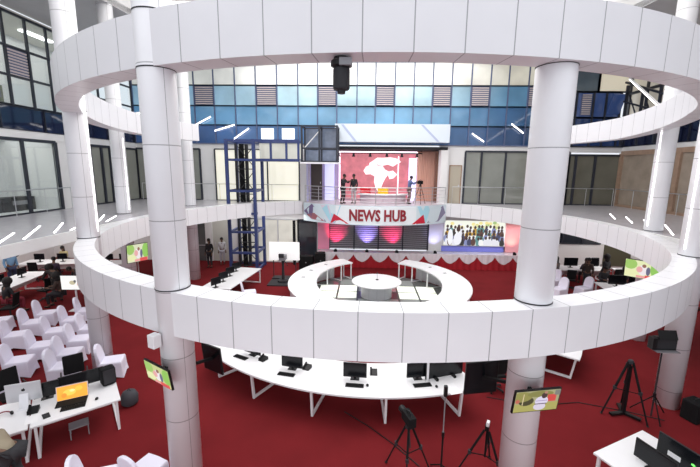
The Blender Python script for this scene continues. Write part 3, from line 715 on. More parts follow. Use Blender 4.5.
# lit floor inside
t = thing('studio_floor_disc', 'dark reflective floor with lit square tiles inside the round desk', 'floor', (DX, DY, 0))
MB().lathe([(3.75, .001), (3.75, .05)], 72).build('base_plate', mat('dark_mirror_floor', (.10, .105, .10), .15), t)
for i in range(-3, 3):
    for j in range(-4, 3):
        x, y = (i + .5) * .95, (j + .5) * .95
        lit = j in (0, 1) and i in (-3, -2, 1, 2)
        if math.hypot(x, y) > 3.0 or math.hypot(x, y - .4) < .8: continue
        tt = MB().box((x, y, .056), (.86, .86, .014)).build('floor_tile', mat('lit_tile', (.8, .82, .75), .15, emit=(.95, 1, .88), es=.6) if lit else mat('unlit_tile', (.30, .32, .31), .12), t)
t = thing('round_table', 'round white studio table with a small microphone at the centre of the desk', 'table', (.63, 16.45, .05))
MB().lathe([(1.13, .66), (1.15, .68), (1.15, .71), (1.13, .72)], 56).build('table_top', M_LAM, t)
MB().lathe([(.72, 0), (.72, .66)], 40).build('table_base', seam_mat('table_base', (.74, .74, .78), [('ang', 30, 0, .02)]), t)
t = thing('microphone', 'slim grey microphone standing on the round white table', 'microphone', (.66, 16.6, .77))
MB().lathe([(.07, 0), (.07, .02), (.02, .03)], 12).build('base', M_DGREY, t); MB().tube([(0, 0, .02), (0, 0, .3)], .012, 6).build('stem', M_GREY, t); MB().ell((0, 0, .33), (.025, .025, .05), 8, 6).build('capsule', M_DGREY, t)

# ================================================================== chairs with white covers
def covered_chair(name='covered_chair'):
    """faces +X; origin under seat centre"""
    t = thing(name, 'x', 'chair')
    mb = MB(); a, b = .225, .225
    # skirted seat block, flaring to the floor
    rings = []
    for z, fx, fy in ((0, .32, .29), (.2, .29, .27), (.43, .28, .255), (.475, .265, .24)):
        rings.append([(fx * sx, fy * sy, z) for sx, sy in ((-1, -1), (0, -1.03), (1, -1), (1.05, 0), (1, 1), (0, 1.03), (-1, 1), (-1.0, 0))])
    # pull the hem up between the corners
    rings[0] = [(x, y, .10 if i in (1, 3, 5) else 0) for i, (x, y, z) in enumerate(rings[0])]
    vs = [v for r in rings for v in r]; fs = [(8 * i + k, 8 * i + (k + 1) % 8, 8 * (i + 1) + (k + 1) % 8, 8 * (i + 1) + k) for i in range(3) for k in range(8)]
    fs.append(tuple(range(24, 32)))
    mb.add(vs, fs); mb.build('seat_cover', M_COVER, t, bevel=.015)
    # rounded back cover, slightly reclined
    mb = MB(); prof = []
    for k in range(13):
        if k < 2: y, z = -.24, (.05, .55)[k]
        elif k > 10: y, z = .24, (.55, .05)[k - 11]
        else:
            an = PI - PI * (k - 2) / 8; y = .235 * math.cos(an); z = .74 + .23 * math.sin(an)
        prof.append((y, z))
    def bx_(z): return -.24 - max(0, z - .4) * .22
    v1 = [(bx_(z) - .035 - (.03 if z < .2 else 0), y, z) for y, z in prof]; v2 = [(bx_(z) + .04, y * .97, z) for y, z in prof]
    k = len(prof); mb.add(v1 + v2, [tuple(range(k))[::-1], tuple(range(k, 2 * k))] + [(i, (i + 1) % k, k + (i + 1) % k, k + i) for i in range(k)])
    mb.build('back_cover', M_COVER, t, bevel=.02)
    return t
tops = [(-12.10, 12.46), (-11.86, 11.63), (-10.87, 12.86), (-10.73, 11.98), (-11.55, 10.67), (-10.54, 11.05), (-9.6, 11.35), (-10.13, 10.05), (-9.29, 10.52), (-9.97, 9.13), (-8.94, 9.67), (-8.51, 8.9), (-7.38, 9.28), (-13.2, 11.75), (-9.55, 8.15), (-11.9, 9.9)]
az = R(22)
clab = ['back row, second from its window end', 'back row, third one', 'second row, farthest from the camera', 'second row, second from its far end', 'back row near the left picture edge',
        'third one of the middle row', 'beside the base of the white column', 'in the middle row near the left', 'middle of the row nearest the column', 'near the left edge behind the desk with silver computer',
        'front row, its seat turned to the long desk', 'directly behind the black office chair', 'standing alone in front of the white column', 'cut by the left edge, beside the far desk', 'cut by the left edge just above the silver computer', 'cut by the left edge in the middle rows']
ch = covered_chair(); ch['group'] = 'white covered chairs in rows at left'
sp = []
for i, (x, y) in enumerate(tops):
    c, s_ = math.cos(az), math.sin(az); sp.append(((x + .30 * c, y + .30 * s_, 0), az + R(random.uniform(-6, 6)), 'white cloth covered chair, ' + clab[i]))
sp += [((9.6, 18.3, 0), R(205), 'white covered chair among the right hand newsroom desks, farthest one'), ((9.2, 16.9, 0), R(205), 'white covered chair at the right hand newsroom, nearest the front column'),
       ((10.45, 17.1, 0), R(200), 'white covered chair standing right of two others by the newsroom desks'),
       ((-4.64, 5.44, 0), R(22), 'white covered chair cut by the bottom edge, left one of two'), ((-3.92, 5.72, 0), R(70), 'white covered chair cut by the bottom edge, right one of two'), ((-5.05, 15.45, 0), R(20), 'white covered chair at the near end of the desk by the lift'), ((9.75, 20.6, 0), R(-160), 'white covered chair beside the pink panel end of the stage')]
for o in instances(ch, sp)[16:]: o['group'] = 'white covered chairs elsewhere'

# ================================================================== furniture and equipment prototypes
def desk(loc, rz, w, d, lab, h=.75, panel=True, name='desk', cat='desk', group=None):
    """origin at centre on floor, length along x"""
    t = thing(name, lab, cat, loc, rz, group)
    MB().box((0, 0, h - .02), (w, d, .04)).build('desk_top', M_LAM, t, bevel=.006)
    for sx in (-1, 1):
        mb = MB(); x = sx * (w / 2 - .08); y = d / 2 - .06
        mb.bar((x, -y, 0), (x, -y, h - .04), .05); mb.build('leg', M_WMET, t)
        mb = MB(); mb.bar((x, y, 0), (x, y, h - .04), .05); mb.build('leg', M_WMET, t)
        mb = MB(); mb.bar((x, -y, .025), (x, y, .025), .05); mb.build('foot_rail', M_WMET, t)
    if panel: MB().box((0, 0, h - .24), (w - .3, .02, .36)).build('modesty_panel', M_WALL, t)
    return t
def monitor(w=.52, h=.31, name='monitor', m=None, stand=.14):
    """screen faces -Y, origin at foot"""
    t = thing(name, 'x', 'monitor')
    hs = MB().box((0, 0, stand + h / 2), (w, .03, h)).build('housing', m or M_BLK, t, bevel=.005)
    MB().box((0, -.017, stand + h / 2 + .004), (w - .03, .004, h - .035)).build('screen', M_SCR, hs)
    nk = MB().box((0, .03, stand * .55), (.06, .02, stand * 1.1)).build('neck', m or M_BLK, t)
    MB().box((0, .03, .008), (.22, .17, .016)).build('foot', m or M_BLK, nk, bevel=.004)
    return t
def keyboard():
    t = thing('keyboard', 'x', 'keyboard')
    MB().box((0, 0, .010), (.44, .15, .020)).build('case', M_BLK, t, bevel=.004)
    mb = MB()
    for i in range(14):
        for j in range(4): mb.box((-.195 + i * .03, -.05 + j * .033, .023), (.024, .026, .006))
    mb.build('keys', M_BLKM, t.children[0]); return t

# ---- long curved desk under the ring
t = thing('curved_desk', 'long curved white desk under the ring beam carrying the black monitors', 'desk', (CX, CY, 0))
MB().arc(0, 0, 5.0, 6.50, .71, .75, 221, 294, 84).build('desk_top', M_LAM, t)
for a in (227.5, 241.5, 257, 272.8, 289.5):
    mb = MB(); c, s_ = math.cos(R(a)), math.sin(R(a))
    mb.bar((6.36 * c, 6.36 * s_, .0), (6.42 * c, 6.42 * s_, .71), .055); mb.bar((6.36 * c, 6.36 * s_, .03), (5.3 * c, 5.3 * s_, .03), .055); mb.bar((5.3 * c, 5.3 * s_, 0), (5.3 * c, 5.3 * s_, .71), .055)
    mb.build('leg_frame', M_WMET, t)
t = thing('curved_desk', 'second curved white desk to the right, mostly hidden above the red floor', 'desk', (CX, CY, 0))
MB().arc(0, 0, 5.6, 7.3, .71, .75, 322, 356, 44).build('desk_top', M_LAM, t)
for a in (324, 339, 354):
    mb = MB(); c, s_ = math.cos(R(a)), math.sin(R(a)); mb.bar((7.1 * c, 7.1 * s_, .0), (7.2 * c, 7.2 * s_, .71), .055); mb.bar((7.1 * c, 7.1 * s_, .03), (5.9 * c, 5.9 * s_, .03), .055); mb.bar((5.9 * c, 5.9 * s_, 0), (5.9 * c, 5.9 * s_, .71), .055)
    mb.build('leg_frame', M_WMET, t)
def on_arc(a, r, z=.75): return (CX + r * math.cos(R(a)), CY + r * math.sin(R(a)), z)
mlab = [(235.4, 'first black monitor from the left on the long curved desk', .50), (249.2, 'second black monitor from the left on the long curved desk', .55), (265.8, 'third black monitor, in front of the middle of the round desk', .55), (281.3, 'fourth black monitor, just left of the wide black screen', .55)]
mo = monitor(.58, .38, stand=.06); mo['group'] = 'monitors on the long curved desk'
instances(mo, [(on_arc(a, 5.80), R(a + 90 + (8 if i < 2 else 0)), l) for i, (a, l, w) in enumerate(mlab)])
kb = keyboard(); kb['group'] = 'keyboards on the long curved desk'
kl = ['leftmost on the curved desk', 'before the second monitor from the left', 'before the centre monitor of the curved desk', 'before the monitor beside the wide black screen']
instances(kb, [(on_arc(a, 6.08), R(a + 90 + (10 if i < 2 else 0)), 'black keyboard ' + kl[i]) for i, a in enumerate((233.9, 249.2, 266, 281.5))])
# laptops / black boxes behind the monitors
def phone(loc, rz, lab):
    t = thing('desk_phone', lab, 'phone', loc, rz)
    MB().add([(-.09, -.1, 0), (.09, -.1, 0), (.09, .1, 0), (-.09, .1, 0), (-.09, -.1, .02), (.09, -.1, .02), (.09, .1, .08), (-.09, .1, .08)], [(3, 2, 1, 0), (4, 5, 6, 7), (0, 1, 5, 4), (1, 2, 6, 5), (2, 3, 7, 6), (3, 0, 4, 7)]).build('base', M_BLK, t)
    MB().tube([(-.07, -.09, .05), (-.07, 0, .09), (-.07, .09, .11)], [.025, .016, .025], 8).build('handset', M_BLKM, t)
phone(on_arc(239.6, 5.8), R(330), 'black desk phone right of the leftmost keyboard')
phone(on_arc(252.6, 5.62), R(340), 'black desk phone right of the second monitor')
phone(on_arc(270.5, 5.5), R(0), 'black desk phone right of the centre monitor')
def mouse(loc, lab, rz=0): tag(MB().ell((0, 0, .018), (.035, .055, .018), 10, 6).build('mouse', M_BLK, loc=loc, rz=rz, smooth=True), lab, 'mouse')
mouse(on_arc(268.9, 6.05), 'small black mouse right of the centre keyboard')
mouse(on_arc(284.4, 6.2), 'small black mouse left of the white stand near the desk end')
def paper(loc, rz, lab, w=.21, d=.297):
    tag(MB().box((0, 0, .002), (w, d, .004)).build('paper_sheet', mat('paper', (.9, .9, .92), .7), loc=loc, rz=rz), lab, 'paper')
paper(on_arc(255.4, 6.0), .4, 'white paper sheet between second monitor and phone')
# wide black screen at desk end and stand
t = thing('large_display', 'wide black display leaning on the right end of the curved desk', 'monitor', on_arc(288.0, 5.85), R(20))
hs = MB().box((0, 0, .36), (1.05, .05, .66)).build('housing', M_BLK, t, bevel=.01); MB().box((0, -.028, .36), (1.0, .005, .60)).build('screen', M_SCR, hs)
MB().box((-.25, 0, .03), (.06, .25, .06)).build('foot', M_BLK, t); MB().box((.25, 0, .03), (.06, .25, .06)).build('foot', M_BLK, t)
tag(MB().bar((0, 0, 0), (.0, 0, .55), .05).build('white_upright', M_WMET, loc=on_arc(283.2, 5.95)), 'slim white upright between two black screens at the desk end', 'stand')
tag(MB().ell((0, 0, .06), (.05, .05, .06), 10, 8).build('red_cup', mat('red_plastic', (.5, .02, .02), .4), loc=on_arc(282.4, 5.6)), 'small red cup behind the fourth black monitor', 'cup')
paper(on_arc(287.5, 6.35), .3, 'large white paper sheet at the right end of the curved desk', .30, .42)

# ---- picture screens
def tv(name, label, loc, rz, tilt, w, h, shapes, bg, col=None, es=None, arm=None):
    t = thing(name, label, 'television', loc); t.rotation_euler = (tilt, 0, rz)
    bz = MB().box((0, -.008, 0), (w, .034, h)).build('bezel', M_BLK, t, bevel=.006)
    if shapes is not None:
        pm = MB(); W, H_ = w / 2 - .02, h / 2 - .02
        flat(pm, [(-W, -H_), (W, -H_), (W, H_), (-W, H_)], -.030, col=bg, th=.004); y = -.031
        for s in shapes:
            y -= .0008
            if s[0] == 'r': flat(pm, [(s[1] * W, s[2] * H_), (s[3] * W, s[2] * H_), (s[3] * W, s[4] * H_), (s[1] * W, s[4] * H_)], y, col=s[5], th=.0006)
            else: disc(pm, s[1] * W, s[2] * H_, s[3] * W, s[4] * H_, s[5], y, 14)
        pm.v = [(max(-W, min(W, x)), yy, max(-H_, min(H_, z))) for x, yy, z in pm.v]
        pm.build('picture', M_PIC, bz)
    else: MB().box((0, -.026, 0), (w - .03, .004, h - .03)).build('screen', M_SCR, bz)
    if arm: 
        Minv = (Matrix.Translation(loc) @ Matrix.Rotation(rz, 4, 'Z') @ Matrix.Rotation(tilt, 4, 'X')).inverted()
        p = Minv @ Vector(arm); MB().bar((0, .025, 0), p, .05).build('wall_bracket', M_BLKM, t)
        MB().box((0, .04, 0), (.2, .03, .2)).build('mount_plate', M_BLKM, t)
    return t
field = [('r', -1, -1, 1, -.2, (.36, .34, .10)), ('e', -.5, .05, .35, .45, (.05, .05, .02)), ('e', -.75, .5, .5, .5, (.25, .24, .07)), ('e', .1, .7, .6, .3, (.20, .20, .06)), ('e', -.9, .1, .1, .2, (.45, .12, .08)), ('r', -.68, -.3, -.64, .8, (.6, .5, .3)),
         ('r', .45, -.1, .85, .6, (.55, .06, .05)), ('r', .75, .5, 1, 1, (.18, .18, .16)), ('e', .2, .0, .30, .48, (.62, .58, .72)), ('e', .15, -.55, .28, .35, (.60, .55, .66)), ('r', -.1, -.30, .45, -.22, (.08, .05, .08)), ('r', -.08, .02, .45, .08, (.30, .22, .42)), ('e', .28, .55, .13, .28, (.05, .03, .03)), ('e', .33, .85, .08, .12, (.4, .2, .15))]
woman = [('e', -.7, .5, .4, .6, (.30, .50, .12)), ('e', .8, .2, .35, .9, (.25, .5, .10)), ('e', -.6, -.5, .4, .4, (.70, .72, .40)), ('e', .05, -.05, .28, .6, (.75, .70, .72)), ('e', .1, .45, .12, .2, (.25, .12, .08)), ('e', -.15, .0, .18, .35, (.70, .35, .35)), ('e', .35, -.1, .12, .5, (.12, .12, .2)), ('r', .2, -1, .95, -.6, (.65, .08, .08)), ('r', -.3, -.95, .2, -.7, (.75, .3, .3))]
tv('television', 'flat television with a woman on a playing field, on the right front column', (2.58, 5.02, 2.56), R(11), R(8), .74, .40, field, (.34, .33, .18), arm=(2.58, 5.25, 2.6))
tv('television', 'flat television with green and white picture, on the left front column', (-3.28, 5.34, 2.58), R(-30), R(8), .70, .37, woman, (.50, .55, .25), arm=(-3.2, 5.5, 2.62))
tv('television', 'television hung on the back left column, seen through the ring', (-9.42, 14.55, 2.34), R(58), R(4), .86, .78, woman, (.62, .64, .45), arm=(-9.95, 14.8, 2.4))
tv('television', 'bright television on the right column beside the newsroom', (9.36, 12.30, 2.66), R(-46), R(4), .98, .64, woman, (.68, .72, .42), arm=(9.66, 12.6, 2.70))
tv('television', 'black back of a screen hung behind the left front column', (-2.86, 6.42, 2.27), R(-28), R(5), .52, .56, None, None, arm=(-2.98, 6.0, 2.4))
tv('television', 'dark screen behind the right front column, on its left', (2.12, 6.05, 2.28), R(12), R(2), .62, .62, None, None, arm=(2.42, 5.72, 2.4))
tv('television', 'dark screen seen edge on, right of the right front column', (3.10, 5.95, 2.42), R(66), R(0), .34, .58, None, None, arm=(2.8, 5.7, 2.4))
# white box on left column
t = thing('wall_speaker', 'small white box fixed to the left front column below the ring', 'speaker', (-3.36, 5.42, 3.0)); t.rotation_euler = (0, 0, R(-25))
MB().box((0, 0, .11), (.16, .14, .22)).build('case', M_WMET, t, bevel=.01); MB().box((0, .06, .11), (.05, .12, .05)).build('bracket', M_GREY, t)
# camera housing under upper ring
t = thing('ceiling_speaker', 'black cylindrical device hanging under the upper ring, near its middle', 'speaker', (-.33, 5.08, 6.86))
MB().lathe([(.05, 0), (.055, .04), (.10, .05), (.11, .07), (.11, .30), (.10, .32)], 20).build('body', M_DGREY, t, smooth=False)
MB().lathe([(.10, .32), (.14, .34), (.14, .40), (.10, .43), (.10, .45)], 20).build('collar', M_BLK, t)
MB().box((.06, -.12, .37), (.16, .06, .09)).build('clamp', M_GREY, t)

# ---- lower left desk
u = Vector((.760, .650, 0)); v = Vector((-.650, .760, 0)); corner = Vector((-5.38, 7.24, 0))
dc = corner - u * .775 + v * .65
LRZ = math.atan2(u.y, u.x)
desk(tuple(dc), LRZ, 1.55, 1.30, 'white desk at lower left carrying the yellow laptop and loudspeaker')
desk(tuple(corner - u * 2.33 + v * .65), LRZ, 1.50, 1.28, 'white desk at the left edge carrying headphones and the silver computer')
def dl(a, b, z=.75): p = corner - u * a + v * b; return (p.x, p.y, z)

# laptop with yellow screen
t = thing('laptop', 'open laptop with a bright yellow orange screen on the lower left desk', 'laptop', (-6.42, 7.16, .75), R(30))
MB().box((0, -.10, .01), (.56, .26, .02)).build('keyboard_base', M_BLKM, t, bevel=.004)
LID = MB().box((0, .06, .17), (.58, .02, .31), 0, Matrix.Rotation(R(-14), 4, 'X')).build('lid', mat('white_lid', (.75, .6, .6), .4), t)
pm = MB(); W, H_ = .275, .145
y = -.0; flat(pm, [(-W, -H_), (W, -H_), (W, H_), (-W, H_)], 0, col=(.95, .42, .03), th=.002)
for s in ((-.05, .0, .12, .07, (1, .62, .08)), (.12, .05, .07, .05, (1, .55, .05)), (-.15, -.05, .05, .05, (.9, .3, .02)), (.0, .03, .05, .03, (1, .8, .3))): y -= .0008; disc(pm, *s, y, 14)
o = pm.build('picture', M_PIC, t); o.location = (0, .046, .17); o.rotation_euler = (R(-14), 0, 0)
# silver computer seen from behind
t = thing('desktop_computer', 'silver all in one computer seen from behind on the lower left desk', 'computer', (-7.25, 6.88, .75), R(24))
MB().box((0, .02, .33), (.62, .03, .42)).build('display_housing', M_ALU, t, bevel=.01)
mb = MB(); mb.add([(-.09, -.16, .008), (.09, -.16, .008), (.09, .04, .008), (-.09, .04, .008), (-.09, -.16, 0), (.09, -.16, 0), (.09, .04, 0), (-.09, .04, 0)], [(0, 1, 2, 3), (7, 6, 5, 4), (0, 4, 5, 1), (1, 5, 6, 2), (2, 6, 7, 3), (3, 7, 4, 0)])
mb.box((0, -.03, .15), (.16, .012, .32), 0, Matrix.Rotation(R(-16), 4, 'X')); mb.build('stand', mat('light_alu', (.8, .8, .84), .3, metal=.2), t)
mb = MB(); disc(mb, -.010, .38, .024, .028, None, .003, 14); disc(mb, .010, .38, .024, .028, None, .003, 14); disc(mb, .012, .415, .007, .014, None, .003, 8); mb.build('logo', M_BLK, t)
MB().box((0, .037, .33), (.59, .004, .39)).build('screen', M_SCR, t)
# wide black monitor seen behind
m2 = monitor(.86, .34, stand=.05); m2['label'] = 'wide black monitor behind the yellow laptop'; m2.location = (-6.55, 7.62, .75); m2.rotation_euler = (0, 0, R(40)); m2['group'] = 'monitors at lower left'
m3 = monitor(.46, .34, stand=.05); m3['label'] = 'black monitor between silver computer and yellow laptop'; m3.location = (-7.02, 7.18, .75); m3.rotation_euler = (0, 0, R(36)); m3['group'] = 'monitors at lower left'
# black speaker
t = thing('loudspeaker', 'black rounded loudspeaker on the right end of the lower left desk', 'speaker', (-6.05, 7.80, .75), LRZ + R(10))
cb = MB().box((0, 0, .22), (.30, .26, .44)).build('cabinet', M_BLKM, t, bevel=.06); MB().box((0, -.132, .24), (.24, .01, .34)).build('grille', M_DGREY, cb)
keyb = keyboard(); keyb['label'] = 'black keyboard before the yellow laptop'; keyb.location = (-6.20, 6.90, .75); keyb.rotation_euler = (0, 0, R(30)); keyb['group'] = 'lower left keyboard'
mouse((-5.90, 7.20, .75), 'black mouse right of the yellow laptop', .5)
phone((-6.92, 6.72, .75), R(30), 'black desk phone in front of the silver computer')
t = thing('tablet', 'small black tablet beside a white paper on the lower left desk', 'tablet', (-6.54, 6.60, .75), R(50)); MB().box((0, 0, .006), (.12, .19, .012)).build('case', M_BLK, t); MB().box((0, 0, .0135), (.1, .16, .003)).build('screen', M_SCR, t)
paper((-6.74, 6.48, .75), R(35), 'white paper sheet left of the small tablet')
# headphones
t = thing('headphones', 'dark red and black headphones lying at the left end of the desk', 'headphones', (-7.36, 6.50, .76), R(60))
mb = MB(); mb.tube([(.13 * math.cos(k * PI / 10), .13 * math.sin(k * PI / 10), .02 + .03 * math.sin(k * PI / 10)) for k in range(11)], .013, 8); mb.build('headband', mat('dark_red', (.22, .02, .03), .4), t)
for s_ in (-1, 1): MB().ell((s_ * .13, -.02, .035), (.03, .055, .04), 12, 8).build('ear_cup', M_BLK, t)
t = thing('paper_tray', 'grey tray hanging under the lower left desk', 'tray', (-6.24, 7.03, .0)); t.rotation_euler[2] = LRZ
MB().box((0, 0, .25), (.36, .28, .02)).build('tray_shelf', M_GREY, t)
for x in (-.16, .16):
    for y in (-.12, .12): MB().bar((x, y, 0), (x, y, .26), .02).build('tray_leg', M_GREY, t)
t = thing('waste_bag', 'dark grey bag on the red floor at the desk end', 'bag', (-5.80, 8.12, 0))
MB().lathe([(.14, 0), (.19, .05), (.2, .22), (.15, .33), (.06, .36)], 16).build('bag_body', mat('charcoal_cloth', (.05, .05, .06), .8), t, smooth=True); MB().tube([(-.05, 0, .34), (0, 0, .42), (.05, 0, .34)], .01, 6).build('bag_handle', M_DGREY, t)
# office chair
def office_chair(col=M_BLKM):
    """faces +X"""
    t = thing('office_chair', 'x', 'chair')
    MB().box((0, 0, .47), (.48, .48, .07)).build('seat', col, t, bevel=.03)
    MB().box((-.24, 0, .80), (.05, .44, .50), 0, Matrix.Rotation(R(-8), 4, 'Y')).build('backrest', col, t, bevel=.03)
    MB().tube([(0, 0, .08), (0, 0, .44)], .03, 8).build('gas_lift', M_DGREY, t)
    mb = MB()
    for k in range(5): a = 2 * PI * k / 5; mb.bar((0, 0, .09), (.28 * math.cos(a), .28 * math.sin(a), .06), .04)
    mb.build('star_base', M_DGREY, t)
    mb = MB()
    for k in range(5): a = 2 * PI * k / 5; mb.ell((.28 * math.cos(a), .28 * math.sin(a), .03), (.03, .03, .03), 8, 6)
    mb.build('castors', M_BLK, t)
    for s_ in (-1, 1): MB().tube([(-.2, s_ * .27, .5), (-.15, s_ * .27, .68), (.12, s_ * .27, .68)], .018, 6).build('armrest', M_BLK, t)
    return t
oc = office_chair(); oc['group'] = 'black office chairs'
p = (-7.35, 8.35, 0); p2 = (-8.35, 7.65, 0)
instances(oc, [(p, LRZ - R(90), 'black office chair behind the yellow laptop'), (p2, LRZ - R(70), 'black office chair behind the silver computer at the left edge'),
    ((-13.9, 11.2, 0), R(180), 'black office chair at the near end of the far left desk'),
    ((8.75, 8.2, 0), R(120), 'black office chair on the red floor right of the studio light'), ((5.0, 10.2, 0), R(80), 'black office chair behind the right front column under the ring'),
    ((10.45, 18.35, 0), R(80), 'black office chair before the farther right desk, left one'), ((12.9, 18.7, 0), R(95), 'black office chair before the farther right desk, right one'), ((12.0, 15.1, 0), R(85), 'black office chair before the nearer right desk'), ((14.5, 15.9, 0), R(60), 'black office chair right of the nearer right desk'), ((13.2, 20.6, 0), R(-90), 'black office chair behind the end desk'),
    ((-14.0, 15.0, 0), R(170), 'black office chair right of the far left desk, farther one'), ((-13.6, 12.9, 0), R(200), 'black office chair right of the far left desk, nearer one'), ((-16.8, 17.6, 0), R(100), 'black office chair before the desk near the blinds'),
    ((3.6, 9.3, 0), R(100), 'dark office chair between the curved desk and the right front column')])

# ---- lower right desk
u2 = Vector((.899, .438, 0)).normalized(); v2 = Vector((.438, -.899, 0)).normalized(); c2 = Vector((4.33, 6.18, 0)); RRZ = math.atan2(u2.y, u2.x)
c3 = c2 + u2 * 1.5; dd = c2 + u2 * .76 + v2 * 1.3
desk(tuple(dd), RRZ - PI / 2, 2.6, 1.52, 'white desk at the lower right corner with two dark monitors', panel=False)
def dr(a, b, z=.75): p_ = c2 + u2 * a + v2 * b; return (p_.x, p_.y, z)
m4 = monitor(.66, .36, stand=.05); m4['label'] = 'black monitor lying low at the lower right, nearest the desk edge'; m4.location = (5.12, 5.80, .75); m4.rotation_euler = (0, 0, R(-70)); m4['group'] = 'monitors at lower right'
m5 = monitor(.76, .42, m=M_DGREY, stand=.05); m5['label'] = 'large dark monitor seen from behind with a white sticker and green light'; m5.location = (5.62, 5.86, .75); m5.rotation_euler = (0, 0, R(-70)); m5['group'] = 'monitors at lower right'
MB().box((-.10, -.021, .18), (.20, .004, .09)).build('white_sticker', M_WMET, m5); MB().ell((.18, -.021, .24), (.03, .004, .018), 10, 6).build('green_light', mat('green_glow', (.1, .9, .1), .5, emit=(.2, 1, .15), es=1.5), m5)
mouse(dr(.35, .75), 'dark mouse on the lower right desk', .6)

# ---- tripods
def tripod(lab, loc, h, spread, rz, head='video', col=M_BLKM, name='camera_tripod', cat='tripod', thick=.022):
    t = thing(name, lab, cat, loc, rz)
    for k in range(3):
        a = 2 * PI * k / 3; c, s_ = math.cos(a), math.sin(a); mb = MB()
        top = Vector((.05 * c, .05 * s_, h)); ft = Vector((spread * c, spread * s_, .02)); mid = top.lerp(ft, .5)
        mb.tube([top, mid], thick, 8); mb.tube([mid, ft], thick * .7, 8); lg = mb.build('leg', col, t)
        MB().ell(tuple(ft), (.03, .03, .02), 8, 6).build('foot', M_BLK, lg)
        MB().tube([mid + Vector((0, 0, -.03)), mid + Vector((0, 0, .05))], thick * 1.5, 8).build('leg_clamp', M_DGREY, lg)
    mb = MB()
    for k in range(3): a = 2 * PI * k / 3; mb.bar((0, 0, h * .45), (spread * .52 * math.cos(a), spread * .52 * math.sin(a), h * .5), .015)
    mb.tube([(0, 0, h * .42), (0, 0, h)], .018, 8); mb.build('centre_column', col, t)
    return t
def cam_head(t, h, plate=False):
    MB().lathe([(.05, 0), (.07, .02), (.06, .08), (.04, .10)], 12, (0, 0, h)).build('fluid_head', M_DGREY, t)
    MB().tube([(0, 0, h + .06), (-.12, -.30, h - .15)], .012, 6).build('pan_handle', M_BLK, t)
    if plate: return
    cb = MB().box((0, .02, h + .20), (.15, .34, .19)).build('camera_body', M_BLKM, t, bevel=.01)
    MB().tube([(0, .18, h + .20), (0, .34, h + .20)], [.06, .07], 12).build('lens', M_BLK, cb)
    MB().tube([(0, -.08, h + .30), (0, .0, h + .35), (0, .12, h + .30)], .014, 6).build('top_handle', M_BLK, cb)
t = tripod('video camera on black tripod in the bottom middle', (.92, 6.25, 0), 1.12, .50, R(20)); cam_head(t, 1.05)
t = tripod('black tripod with a white topped device, at the bottom right of the middle', (2.42, 6.35, 0), 1.0, .55, R(60))
MB().box((0, 0, 1.06), (.09, .07, .12)).build('mount_block', M_BLK, t); MB().box((-.01, -.01, 1.15), (.10, .05, .08)).build('white_phone', M_WMET, t)
t = tripod('empty black tripod with dolly standing on the red floor at right', (6.46, 8.40, 0), 1.40, .52, R(180), thick=.028); cam_head(t, 1.35, True)
mb = MB()
for k in range(3): a = 2 * PI * k / 3 + .2; mb.bar((0, 0, .05), (.36 * math.cos(a), .36 * math.sin(a), .05), .09, .05)
mb.bar((0, 0, .08), (0, 0, 1.3), .07)
mb.build('dolly', M_BLK, t)
# light / microphone pole in the centre
t = thing('microphone_stand', 'tall thin black pole with a small head before the curved desk', 'stand', (1.58, 6.3, 0))
MB().tube([(0, 0, 0), (0, 0, .95)], .018, 8).build('lower_tube', M_BLKM, t); MB().tube([(0, 0, .9), (0, 0, 1.72)], .012, 8).build('upper_tube', M_GREY, t)
MB().tube([(0, 0, .86), (0, 0, .96)], .03, 8).build('clamp', M_BLK, t); MB().box((0, 0, 1.82), (.07, .07, .22)).build('head_unit', M_BLK, t, bevel=.015)
for k in range(3): a = 2 * PI * k / 3; MB().bar((0, 0, .25), (.3 * math.cos(a), .3 * math.sin(a), .01), .02).build('leg', M_BLKM, t)
# studio light on stand
t = thing('studio_light', 'black panel studio light with barn doors on a tall stand by the right column', 'light', (7.12, 8.38, 0))
MB().tube([(0, 0, .0), (0, 0, 1.72)], .018, 8).build('pole', M_DGREY, t)
for k in range(3): a = 2 * PI * k / 3 + .3; MB().bar((0, 0, .55), (.42 * math.cos(a), .42 * math.sin(a), .01), .022).build('leg', M_BLKM, t)
MB().tube([(0, 0, .5), (0, 0, .6)], .035, 8).build('clamp', M_BLK, t)
MB().box((.02, 0, 1.92), (.50, .12, .32), 0).build('light_panel', M_BLK, t, bevel=.01)
MB().box((.02, -.10, 1.75), (.52, .14, .015), 0).build('lower_barn_door', M_GREY, t)
MB().box((.02, -.06, 2.14), (.42, .02, .22), 0, Matrix.Rotation(R(-25), 4, 'X')).build('upper_barn_door', M_BLK, t)
MB().box((-.28, -.04, 1.93), (.10, .16, .28), 0).build('side_barn_door', M_BLK, t)
MB().box((.02, -.065, 1.92), (.44, .01, .24)).build('light_face', M_DGREY, t)
# cable on floor
mb = MB(); mb.tube([(1.2, 6.5, .012), (.7, 7.1, .012), (.2, 7.6, .012), (-.4, 8.1, .012)], .012, 6); tag(mb.build('floor_cable', M_BLK), 'black cable running over the red carpet from the camera tripod', 'cable')
mb = MB(); mb.tube([(3.3, 8.9, .012), (4.4, 8.6, .012), (5.6, 8.8, .012), (6.6, 8.5, .012), (7.3, 8.2, .012)], .010, 6); tag(mb.build('floor_cable', M_BLK), 'thin black cable crossing the red carpet to the right tripod', 'cable')
